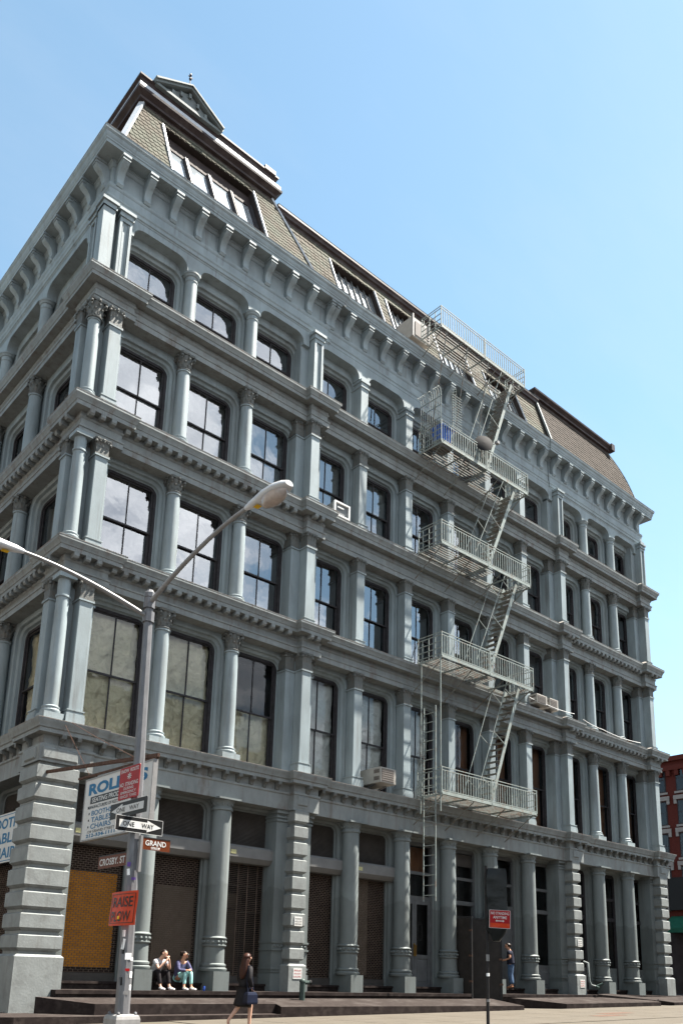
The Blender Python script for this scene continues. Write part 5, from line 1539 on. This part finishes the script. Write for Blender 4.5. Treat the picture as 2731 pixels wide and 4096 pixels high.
# standpipe and siamese connections
t = thing('standpipe', 'dark green standpipe with side outlet on the iron platform', 'standpipe', (7.05, -.95, .5))
MB().lathe([(.075, -.02), (.075, .46), (.085, .47), (.085, .5), (.06, .54), (.01, .56)], 12).obj('body', 'green_paint', t, smooth=40)
MB().tube([(0, 0, .45), (.19, -.06, .46)], .05, 8).obj('outlet', 'green_paint', t); MB().tube([(.19, -.06, .46), (.23, -.075, .46)], .065, 8).obj('cap', 'post_black', t); MB().tube([(.2, -.07, .4), (.16, -.06, .28), (.12, -.05, .22)], .008, 4).obj('chain', 'post_black', t)
t = thing('siamese_connection', 'dark siamese fire pipe at the foot of the second pier', 'pipe', (21.15, -.5, .7))
MB().tube([(0, .2, 1.2), (0, .02, 1.15), (.0, 0, .5), (.05, -.05, .35), (.15, -.2, .3)], .045, 8).obj('pipe', 'ground_paint', t, smooth=50)
MB().tube([(.15, -.2, .3), (.3, -.4, .42)], .05, 8).tube([(.15, -.2, .3), (.05, -.4, .25)], .05, 8).obj('outlets', 'green_paint', t)
# open iron cellar doors
def leafdoor(label, p0, p1, z0, z1):
    t = thing('iron_door', label, 'door', (p0[0], p0[1], z0)); d = Vector((p1[0] - p0[0], p1[1] - p0[1], 0)); L = d.length
    t.rotation_euler = (0, 0, math.atan2(d.y, d.x))
    m = MB().box(0, L, -.02, .02, 0, z1 - z0); m.obj('panel', 'door_brown', t)
    m = MB(); m.box(0, L, -.035, .035, 0, .07).box(0, L, -.035, .035, z1 - z0 - .07, z1 - z0).box(0, .06, -.035, .035, .07, z1 - z0 - .07).box(L - .06, L, -.035, .035, .07, z1 - z0 - .07); m.obj('frame', 'post_black', t)
    for zz_ in (.5, 1.3, 2.1): MB().box(L - .1, L + .02, -.05, -.03, zz_, zz_ + .06).obj('hinge', 'rust', t)
    return t
leafdoor('open dark iron door leaf beside the third mid column', (14.02, .25), (14.25, -.68), .56, 3.14)
leafdoor('open dark iron door leaf nearest the standing man', (14.75, .2), (15.68, -.75), .48, 3.14)

# ------------------------------------------------------------------ signal post with bagged head
t = thing('signal_post', 'thin black post covered in stickers with a signal head wrapped in black plastic', 'post', (6.27, -7.72, gz(6.3)))
m = MB(); m.tube([(0, 0, -.05), (0, 0, 3.3)], .034, 10); m.obj('pole', 'post_black', t)
def V3(*a): return Vector(a)
rg = []; random.seed(3)
rt = Vector((.745, -.666, 0)); bk = Vector((.64, .73, 0))
for k in range(12):
    z = 1.78 + 1.46 * k / 11
    w, d = (.205, .12)
    if k == 0: w, d = .07, .05
    elif k == 1: w, d = .15, .09
    elif k == 11: w, d = .18, .10
    c = rt * .19 + V3(0, 0, z)
    rg.append([c + rt * (w * sx + random.uniform(-.018, .018)) + bk * (d * sy + random.uniform(-.03, .03)) for sx, sy in ((-1, -1), (-.3, -1.1), (.4, -1.1), (1, -1), (1.05, 0), (1, 1), (0, 1.1), (-1, 1))])
m = MB().rings(rg); b = m.obj('plastic_bag', 'bag_plastic', t, smooth=70)
for zz_, h_, mt in ((.62, .05, 'galv_light'), (1.12, .06, 'sticker_white'), (1.45, .13, 'galv_light')):
    for q in range(3):
        a = R(-150 + 40 * q); p_ = plate(.026, h_, .003, -.003, 0, 'sticker', mt, t, (.036 * math.cos(a), .036 * math.sin(a), zz_)); p_.rotation_euler = (0, 0, a + PI / 2)
pc = Vector((6.27, -7.72, gz(6.3) + 2.21)) + rt * .235 - bk * .17
t = thing('no_standing_sign', 'red no standing anytime sign fixed to the thin black post', 'sign', pc); t.rotation_euler = (0, .03, R(-38))
plate(.43, .36, .015, -.006, .006, 'panel', 'sign_white', t)
plate(.415, .345, .012, -.009, .0, 'field', 'sign_red', t)
MB().box(-.2, .2, -.0105, -.008, -.165, -.08).obj('lower_band', 'sign_orange', t)
text('NO STANDING', .37, .055, 0, .115, -.0115, t, 'sign_white', .015); text('ANYTIME', .28, .055, 0, .035, -.0115, t, 'sign_white', .015)
MB().prism([(-.09, -.035), (-.06, -.06), (-.06, -.043), (.06, -.043), (.06, -.06), (.09, -.035), (.06, -.01), (.06, -.027), (-.06, -.027), (-.06, -.01)], -.012, -.009).obj('arrow', 'sign_white', t)

# ------------------------------------------------------------------ red brick building down the street
rb = thing('brick_building', 'red brick building with arched top windows beyond the far end of the street', 'building', (50, 9, 0))
MB().box(0, 12, -8, 14, 0, 16.1).obj('wall', 'brick_wall', rb)
m = MB(); m.box(-.25, 12, -8.1, 14.1, 16.1, 16.45).box(-.35, 12, -8.2, 14.2, 16.75, 17.1).box(-.12, 12, -8.05, 14.05, 16.45, 16.75); c_ = m.obj('cornice', 'red_brick', rb)
for k in range(34): MB().box(-.22, 0, -.14, .14, 15.7, 16.1).obj('corbel', 'red_brick', c_, (0, -7.6 + .62 * k, 0))
wy = [2.5 - 1.78 * k for k in range(-4, 6)]
def arch_pts(w, z0, z1, n=8):
    r = w / 2; return [(-r, z0), (r, z0)] + [(r * math.cos(PI * k / n), z1 - r + r * math.sin(PI * k / n)) for k in range(n + 1)]
def flat_arch(w, z0, z1, y):
    m_ = MB(); q_ = arch_pts(w, z0, z1); m_.v = [(x, y, z) for x, z in q_]; m_.q(*range(len(q_))); return m_
wa = MB().prism(arch_pts(1.0, 0, 1.85), -.03, .02).mesh('window', 'sash_dark'); pa = [flat_arch(.84, .95, 1.76, -.045).mesh('pane', 'glass_plain'), sheet_pane(-.42, .42, -.045, .08, .9).mesh('pane', 'glass_plain')]
wr_ = MB().box(-.5, .5, -.03, .02, 0, 1.75).mesh('window', 'sash_dark'); pr = [sheet_pane(-.42, .42, -.045, .92, 1.67).mesh('pane', 'glass_plain'), sheet_pane(-.42, .42, -.045, .08, .86).mesh('pane', 'glass_plain')]
sill = MB().box(-.62, .62, -.12, .02, -.16, -.01).mesh('sill', 'white_stone')
lint = MB().box(-.72, .72, -.14, .02, 1.8, 2.1).box(-.72, -.52, -.12, .02, 1.5, 1.8).box(.52, .72, -.12, .02, 1.5, 1.8).mesh('lintel', 'white_stone')
hood = MB(); n = 10
for k in range(n):
    a, b = PI * k / n, PI * (k + 1) / n
    p = [(r * math.cos(t_), 1.35 + r * math.sin(t_)) for r, t_ in ((.56, a), (.72, a), (.72, b), (.56, b))]
    hood.prism(p, -.08, .02)
hood = hood.mesh('arch_hood', 'red_brick')
for y in wy:
    w = put('window', wa, rb, (0, y, 14.55), -PI / 2); [put('pane', q, w) for q in pa]; put('sill', sill, w); put('arch_hood', hood, w)
    for z in (12.15, 9.8, 7.45):
        w = put('window', wr_, rb, (0, y, z), -PI / 2); [put('pane', q, w) for q in pr]; put('sill', sill, w); put('lintel', lint, w)
aw = thing('awning', 'dark green canvas awning under the black shop sign', 'awning', (50, 9, 0))
m = MB(); m.rings([[(-.05, -6, 5.75), (-1.5, -6, 4.85), (-1.5, -6, 4.55), (-.05, -6, 4.6)], [(-.05, 2.2, 5.75), (-1.5, 2.2, 4.85), (-1.5, 2.2, 4.55), (-.05, 2.2, 4.6)]]); m.obj('canvas', 'awning_green', aw)
bsn = thing('shop_sign', 'black shop sign with faint lettering on the red brick building', 'sign', (49.8, 9, 0))
MB().box(-.15, .1, -6, 2.15, 6.15, 8.4).obj('panel', 'sign_black', bsn); MB().box(-.2, .12, 2.15, 2.25, 6.1, 8.45).obj('edge', 'white_stone', bsn)
text('PE', .45, .3, 0, 7.3, -.2, bsn, 'galv_light').rotation_euler = (0, 0, -PI / 2)
bsn.children[-1].location = (0, 1.1, 0)
MB().box(.0, .2, -7, 13, .3, 4.6).obj('shopfront', 'recess_dark', rb, (-.15, 0, 0))
# ------------------------------------------------------------------ people
SKIN = 'skin'
def skin(name, pts, edges, mt, parent, root=0, sub=2, extra=None):
    """Joint graph -> smooth continuous surface (Skin + Subdivision, evaluated to a plain mesh)."""
    me = bpy.data.meshes.new(name); me.from_pydata([p[0] for p in pts], edges, [])
    o = bpy.data.objects.new(name, me); COL.objects.link(o)
    md = o.modifiers.new('skin', 'SKIN'); md.use_smooth_shade = True
    sv = me.skin_vertices[0].data if me.skin_vertices else None
    if sv is None:
        me.attributes.new('skin', 'FLOAT', 'POINT'); sv = me.skin_vertices[0].data
    for i, p in enumerate(pts):
        r = p[1]; sv[i].radius = (r, r) if isinstance(r, (int, float)) else r
        sv[i].use_root = (i == root)
    sd = o.modifiers.new('sub', 'SUBSURF'); sd.levels = sub; sd.render_levels = sub
    bpy.context.view_layer.update()
    dg = bpy.context.evaluated_depsgraph_get()
    out = bpy.data.meshes.new_from_object(o.evaluated_get(dg))
    bpy.data.objects.remove(o)
    out.materials.clear(); out.materials.append(MATS[mt])
    out.polygons.foreach_set('use_smooth', [True] * len(out.polygons))
    return put(name, out, parent)
def chain(pts, edges, start, seq):
    i = start
    for p in seq:
        pts.append(p); edges.append((i, len(pts) - 1)); i = len(pts) - 1
    return i
def V3(*a): return Vector(a)
def hand(pts, edges, wi, w, d, side):
    """Palm and five bent fingers growing from wrist index wi; d = pointing direction."""
    d = d.normalized(); sd = d.cross(V3(0, 0, 1)); sd = (sd if sd.length > .01 else V3(1, 0, 0)).normalized(); dn = d.cross(sd).normalized()
    if dn.z > 0: dn = -dn
    palm = w + d * .055
    pi_ = chain(pts, edges, wi, [(palm, (.03, .018))])
    for k, L in zip((-1.5, -.5, .5, 1.5), (.05, .065, .062, .05)):
        b = palm + sd * (.013 * k) + d * .02
        chain(pts, edges, pi_, [(b, .0085), (b + d * L * .5 + dn * .01, .008), (b + d * L * .75 + dn * L * .4, .0065)])
    t = palm + sd * (.034 * side) - d * .02
    chain(pts, edges, pi_, [(t, .010), (t + d * .03 + dn * .012, .0085)])
def person(label, loc, rot, J, outfit):
    """J: joints. One continuous body plus clothing, hair and shoes as children."""
    t = thing('person', label, 'person', loc, rot)
    pts, E = [(J['pelvis'], (.085, .07))], []
    c = chain(pts, E, 0, [(J['belly'], (.085, .068)), (J['chest'], (.10, .07)), (J['neck0'], (.055, .05))])
    chest = 2
    h = chain(pts, E, c, [(J['neck'], .05), (J['head'] + V3(0, 0, -.05) * 1, (.062, .07)), (J['head'] + V3(0, .004, .02), (.074, .086)), (J['head'] + V3(0, .006, .07), (.055, .065))])
    for s, n in ((1, 'l'), (-1, 'r')):
        w = chain(pts, E, chest, [(J[n + 'sh'], .04), (J[n + 'el'], .034), (J[n + 'wr'], .023)])
        hand(pts, E, w, J[n + 'wr'], J[n + 'hd'], s)
        chain(pts, E, 0, [(J[n + 'hip'], .065), (J[n + 'kn'], .048), (J[n + 'an'], .032), (J[n + 'toe'], (.03, .022))])
    b = skin('body', pts, E, outfit.get('skin', SKIN), t)
    # face: nose, eyes, mouth, ears
    hd, f = J['head'], J['face']; sd = V3(-f.y, f.x, 0).normalized()
    m = MB(); m.sphere(hd + f * .078 + V3(0, 0, -.012), .011, 6, 5, sz=1.5); m.obj('nose', outfit.get('skin', SKIN), t, smooth=80)
    for s in (-1, 1):
        MB().sphere(hd + f * .072 + sd * s * .03 + V3(0, 0, .012), .008, 6, 4).obj('eye', 'eye_dark', t)
        MB().sphere(hd + sd * s * .072 + V3(0, 0, -.005), .02, 6, 5, sx=.5, sz=1.3).obj('ear', outfit.get('skin', SKIN), t, smooth=80)
    MB().sphere(hd + f * .07 + V3(0, 0, -.05), .017, 6, 4, sz=.35).obj('mouth', 'lips', t)
    # trousers or bare legs
    if outfit.get('legs'):
        P, Q = [(J['pelvis'] + V3(0, 0, .05), (.128, .11)), (J['pelvis'], (.14, .125))], [(0, 1)]
        for n in 'lr': chain(P, Q, 1, [(J[n + 'hip'], .098), (J[n + 'kn'], outfit.get('knee', .062)), (J[n + 'an'] + (J[n + 'kn'] - J[n + 'an']) * .12, outfit.get('cuff', .05))])
        skin('trousers', P, Q, outfit['legs'], t, 1)
    if outfit.get('top'):
        P, Q = [(J['belly'], outfit.get('waist', (.135, .112)))], []
        hem = chain(P, Q, 0, [(J['pelvis'] + V3(0, 0, .02), outfit.get('hem', (.145, .13)))])
        if outfit.get('coat'): chain(P, Q, hem, outfit['coat'])
        cc = chain(P, Q, 0, [(J['chest'], (.155, .12))]); chain(P, Q, cc, [(J['neck0'], (.075, .068))])
        for n in 'lr':
            el = J[n + 'el']; sh = J[n + 'sh']
            if outfit['sleeve'] == 'short': chain(P, Q, cc, [(sh, .06), (sh + (el - sh) * .55, .056)])
            else: chain(P, Q, cc, [(sh, .06), (el, .05), (el + (J[n + 'wr'] - el) * .92, .042)])
        skin('top', P, Q, outfit['top'], t, 0)
    for n in 'lr':
        a, e = J[n + 'an'], J[n + 'toe']; d = (e - a); d.z = 0; d = d.normalized()
        if outfit.get('flat'):
            P = [(e - d * .10 + V3(0, 0, .0), (.03, .02)), (e, (.03, .016)), (e + d * .06, (.026, .014))]
        else: P = [(a + V3(0, 0, -.015) - d * .03, (.042, .045)), (e - d * .04, (.045, .036)), (e + d * .05, (.04, .026))]
        skin('shoe', P, [(0, 1), (1, 2)], outfit['shoe'], t, 0)
    return t
mat('skin', (0.36, 0.19, 0.125), 0.5, var=0.06, vscale=20)
mat('skin_pale', (0.42, 0.25, 0.18), 0.5, var=0.06, vscale=20)
mat('eye_dark', (0.02, 0.015, 0.012), 0.3); mat('lips', (0.28, 0.10, 0.08), 0.5)
mat('hair_dark', (0.014, 0.009, 0.007), 0.45, var=0.4, vscale=60, stretch=(4, 4, .6), bump=.06, bscale=120)
mat('hair_brown', (0.030, 0.012, 0.008), 0.45, var=0.4, vscale=60, stretch=(4, 4, .6), bump=.06, bscale=120)
mat('tee_grey', (0.30, 0.29, 0.30), 0.8, var=0.1, vscale=14, bump=.2, bscale=30)
mat('trouser_black', (0.012, 0.010, 0.011), 0.8, var=0.3, vscale=14, bump=.2, bscale=30)
mat('jacket_blue', (0.055, 0.055, 0.105), 0.8, var=0.3, vscale=22, bump=.3, bscale=34)
mat('trouser_teal', (0.22, 0.40, 0.38), 0.8, var=0.1, vscale=14, bump=.2, bscale=30)
mat('coat_black', (0.010, 0.009, 0.010), 0.7, var=0.3, vscale=9, bump=.25, bscale=20)
mat('tee_navy', (0.014, 0.015, 0.026), 0.8, var=0.3, vscale=14, bump=.2, bscale=26)
mat('jeans', (0.045, 0.075, 0.13), 0.8, var=0.35, vscale=9, bump=.25, bscale=40)
mat('shoe_white', (0.48, 0.45, 0.44), 0.6, var=0.1, vscale=30)
mat('shoe_tan', (0.16, 0.07, 0.035), 0.6); mat('bag_navy', (0.006, 0.008, 0.018), 0.4, var=0.2, vscale=14)
mat('can_blue', (0.03, 0.07, 0.28), 0.3, metal=.4)

def hair_cap(t, hd, f, mt, r=.088, back=0.0, name='hair'):
    rg = []; sd = V3(-f.y, f.x, 0).normalized()
    for k in range(7):
        a = R(-38 + 128 * k / 6)
        rr = math.cos(a) if k < 6 else .05
        c = hd - f * .018 + V3(0, 0, .022 + .078 * math.sin(a))
        rg.append([c + sd * (r * .92 * rr * math.cos(q)) + f * ((r * rr * math.sin(q)) * (.45 if math.sin(q) > 0 and k < 3 else 1)) - f * (.02 if k < 3 else 0) for q in [2 * PI * j / 14 for j in range(14)]])
    return MB().rings(rg).obj(name, mt, t, smooth=80)

# seated man, hands to his mouth
F = V3(.25, -1, 0).normalized()
J = dict(pelvis=V3(0, .26, .29), belly=V3(0, .24, .42), chest=V3(0, .13, .60), neck0=V3(0, .02, .755), neck=V3(.01, -.02, .79), head=V3(.02, -.06, .865), face=F,
         lsh=V3(.165, .05, .69), lel=V3(.17, -.12, .50), lwr=V3(.05, -.20, .72), lhd=V3(-.5, .3, .8), rsh=V3(-.165, .05, .69), rel=V3(-.17, -.10, .50), rwr=V3(-.01, -.20, .72), rhd=V3(.5, .2, .8),
         lhip=V3(.08, .22, .29), lkn=V3(.15, -.06, .47), lan=V3(.14, -.17, .09), ltoe=V3(.15, -.30, .035), rhip=V3(-.08, .22, .29), rkn=V3(-.14, -.05, .47), ran=V3(-.12, -.14, .09), rtoe=V3(-.13, -.27, .035))
t = person('seated person in grey t-shirt and black trousers with hands raised to the mouth', (3.27, -.18, Z1), R(12), J, dict(top='tee_grey', sleeve='short', legs='trouser_black', shoe='shoe_white', skin='skin_pale'))
hair_cap(t, J['head'], F, 'hair_dark', .082)
# seated woman with sunglasses
F = V3(.55, -.85, 0).normalized()
J = dict(pelvis=V3(0, .26, .29), belly=V3(0, .25, .42), chest=V3(0, .18, .58), neck0=V3(0, .12, .735), neck=V3(.0, .09, .775), head=V3(.0, .065, .85), face=F,
         lsh=V3(.14, .13, .69), lel=V3(.19, .02, .48), lwr=V3(.06, -.12, .50), lhd=V3(-.6, -.5, 0), rsh=V3(-.14, .13, .69), rel=V3(-.19, .02, .48), rwr=V3(-.05, -.12, .48), rhd=V3(.6, -.5, 0),
         lhip=V3(.07, .22, .29), lkn=V3(.11, -.08, .46), lan=V3(.10, -.13, .09), ltoe=V3(.11, -.26, .035), rhip=V3(-.07, .22, .29), rkn=V3(-.05, -.08, .46), ran=V3(-.12, -.12, .09), rtoe=V3(-.13, -.25, .035))
t = person('seated person in dark blue jacket, teal trousers and sunglasses', (3.95, -.18, Z1), R(8), J, dict(top='jacket_blue', sleeve='long', legs='trouser_teal', shoe='shoe_white', knee=.056, cuff=.042))
hair_cap(t, J['head'], F, 'hair_dark', .086)
MB().sphere(J['head'] - F * .085 + V3(0, 0, .05), .04, 8, 6).obj('hair_bun', 'hair_dark', t, smooth=80)
sd = V3(-F.y, F.x, 0).normalized()
m = MB()
for s in (-1, 1): m.sphere(J['head'] + F * .083 + sd * s * .034 + V3(0, 0, .012), .026, 8, 5, sz=.8)
m.bar(J['head'] + F * .086 - sd * .07 + V3(0, 0, .016), J['head'] + F * .086 + sd * .07 + V3(0, 0, .016), .008, .012); m.obj('sunglasses', 'sign_black', t)
MB().lathe([(.026, 0), (.03, .006), (.03, .105), (.024, .115), (.024, .118)], 12).obj('drink_can', 'can_blue', None, (4.30, -.52, Z1 + .004), smooth=40)
tag(bpy.data.objects['drink_can'], 'blue drink can on the step beside the seated person in teal', 'can')
m = MB(); m.rings([[V3(.07 * s * math.cos(q), .05 * s * math.sin(q), z) for q in [2 * PI * j / 10 for j in range(10)]] for s, z in ((.8, 0), (1.0, .04), (1.05, .12), (.8, .18), (.3, .21))])
tag(m.obj('paper_bag', 'sign_white', None, (2.98, -.02, Z1 + .002), smooth=60), 'small white bag on the step beside the first fluted plinth', 'bag')
bpy.data.objects['paper_bag']['label'] = 'small white bag on the step beside the person in the grey t-shirt'
# walking woman in a black coat
F = V3(.5, -1, 0).normalized()
k = .895
J = dict(pelvis=V3(0, 0, .86), belly=V3(0, -.01, 1.0), chest=V3(0, -.03, 1.18), neck0=V3(0, -.03, 1.33), neck=V3(0, -.035, 1.40), head=V3(0, -.05, 1.51), face=F,
         lsh=V3(.15, -.02, 1.29), lel=V3(.21, -.02, 1.04), lwr=V3(.17, -.17, .92), lhd=V3(0, -.5, -.8), rsh=V3(-.15, -.02, 1.29), rel=V3(-.21, .06, 1.04), rwr=V3(-.19, -.06, .86), rhd=V3(0, -.3, -1),
         lhip=V3(.08, .02, .84), lkn=V3(.09, .05, .47), lan=V3(.09, .36, .17), ltoe=V3(.09, .33, .03), rhip=V3(-.08, -.02, .84), rkn=V3(-.08, -.14, .46), ran=V3(-.08, -.12, .08), rtoe=V3(-.08, -.23, .025))
for n in list(J):
    if n != 'face': J[n] = J[n] * k
wx, wy_ = 2.62, -4.55
t = person('walking person with long brown hair, black coat and navy shoulder bag', (wx, wy_, gz(wx) + .012), R(100), J, dict(top='coat_black', sleeve='long', shoe='shoe_tan', flat=True, waist=(.125, .105), hem=(.15, .13), coat=[(V3(0, .0, .66) * k, (.18, .17)), (V3(0, .03, .50) * k, (.20, .19)), (V3(0, .035, .44) * k, (.20, .195))], skin='skin_pale'))
hair_cap(t, J['head'], F, 'hair_brown', .092)
rg = []
for (z, w, d, y) in ((1.55, .085, .075, -.01), (1.45, .098, .085, .01), (1.34, .105, .07, .05), (1.22, .105, .05, .085), (1.12, .085, .035, .10), (1.06, .05, .02, .105)):
    c = V3(0, y - .03, z) * k; c -= F * .03; rg.append([c + V3(w * math.cos(q), d * math.sin(q), .012 * math.sin(3 * q)) * k for q in [2 * PI * j / 12 for j in range(12)]])
MB().rings(rg).obj('long_hair', 'hair_brown', t, smooth=80)
bg = thing('handbag', 'navy leather shoulder bag at the hip of the walking person', 'handbag', t.location, R(100))
m = MB(); m.rings([[V3(-.235 + sx * w, .03 + sy * d, z) * k for sx, sy in ((-1, -1), (1, -1), (1, 1), (-1, 1))] for w, d, z in ((.06, .15, .52), (.068, .17, .56), (.06, .155, .72), (.04, .13, .77), (.02, .12, .78))]); m.obj('body', 'bag_navy', bg)
MB().tube([V3(-.235, -.06, .77) * k, V3(-.20, -.05, 1.0) * k, V3(-.15, -.03, 1.345) * k, V3(-.12, .03, 1.34) * k, V3(-.17, .1, 1.0) * k, V3(-.235, .12, .77) * k], .009, 5).obj('strap', 'bag_navy', bg)
MB().tube([V3(-.235, -.05, .77) * k, V3(-.235, -.03, .86) * k, V3(-.235, .09, .86) * k, V3(-.235, .11, .77) * k], .008, 5).obj('handle', 'bag_navy', bg)
# standing man at the door
F = V3(0, -1, -.25).normalized()
k = .89
J = dict(pelvis=V3(0, 0, .92), belly=V3(0, -.01, 1.06), chest=V3(0, -.02, 1.27), neck0=V3(0, -.04, 1.45), neck=V3(0, -.07, 1.51), head=V3(0, -.10, 1.61), face=F,
         lsh=V3(.19, -.02, 1.40), lel=V3(.27, .0, 1.13), lwr=V3(.17, -.22, 1.05), lhd=V3(-.4, -1, 0), rsh=V3(-.19, -.02, 1.40), rel=V3(-.26, .0, 1.13), rwr=V3(-.13, -.26, 1.04), rhd=V3(.4, -1, 0),
         lhip=V3(.095, 0, .90), lkn=V3(.11, -.02, .50), lan=V3(.12, .03, .09), ltoe=V3(.13, -.11, .03), rhip=V3(-.095, 0, .90), rkn=V3(-.11, -.02, .50), ran=V3(-.12, .03, .09), rtoe=V3(-.13, -.11, .03))
for n in list(J):
    if n != 'face': J[n] = J[n] * k
t = person('standing person in dark t-shirt and blue jeans facing the doorway', (17.15, .02, .885), R(-148), J, dict(top='tee_navy', sleeve='short', legs='jeans', shoe='shoe_tan', knee=.075, cuff=.066, waist=(.15, .115), hem=(.15, .12)))
hair_cap(t, J['head'], V3(0, -1, 0), 'hair_dark', .084)
t.scale = (1.2, 1.2, 1.0)
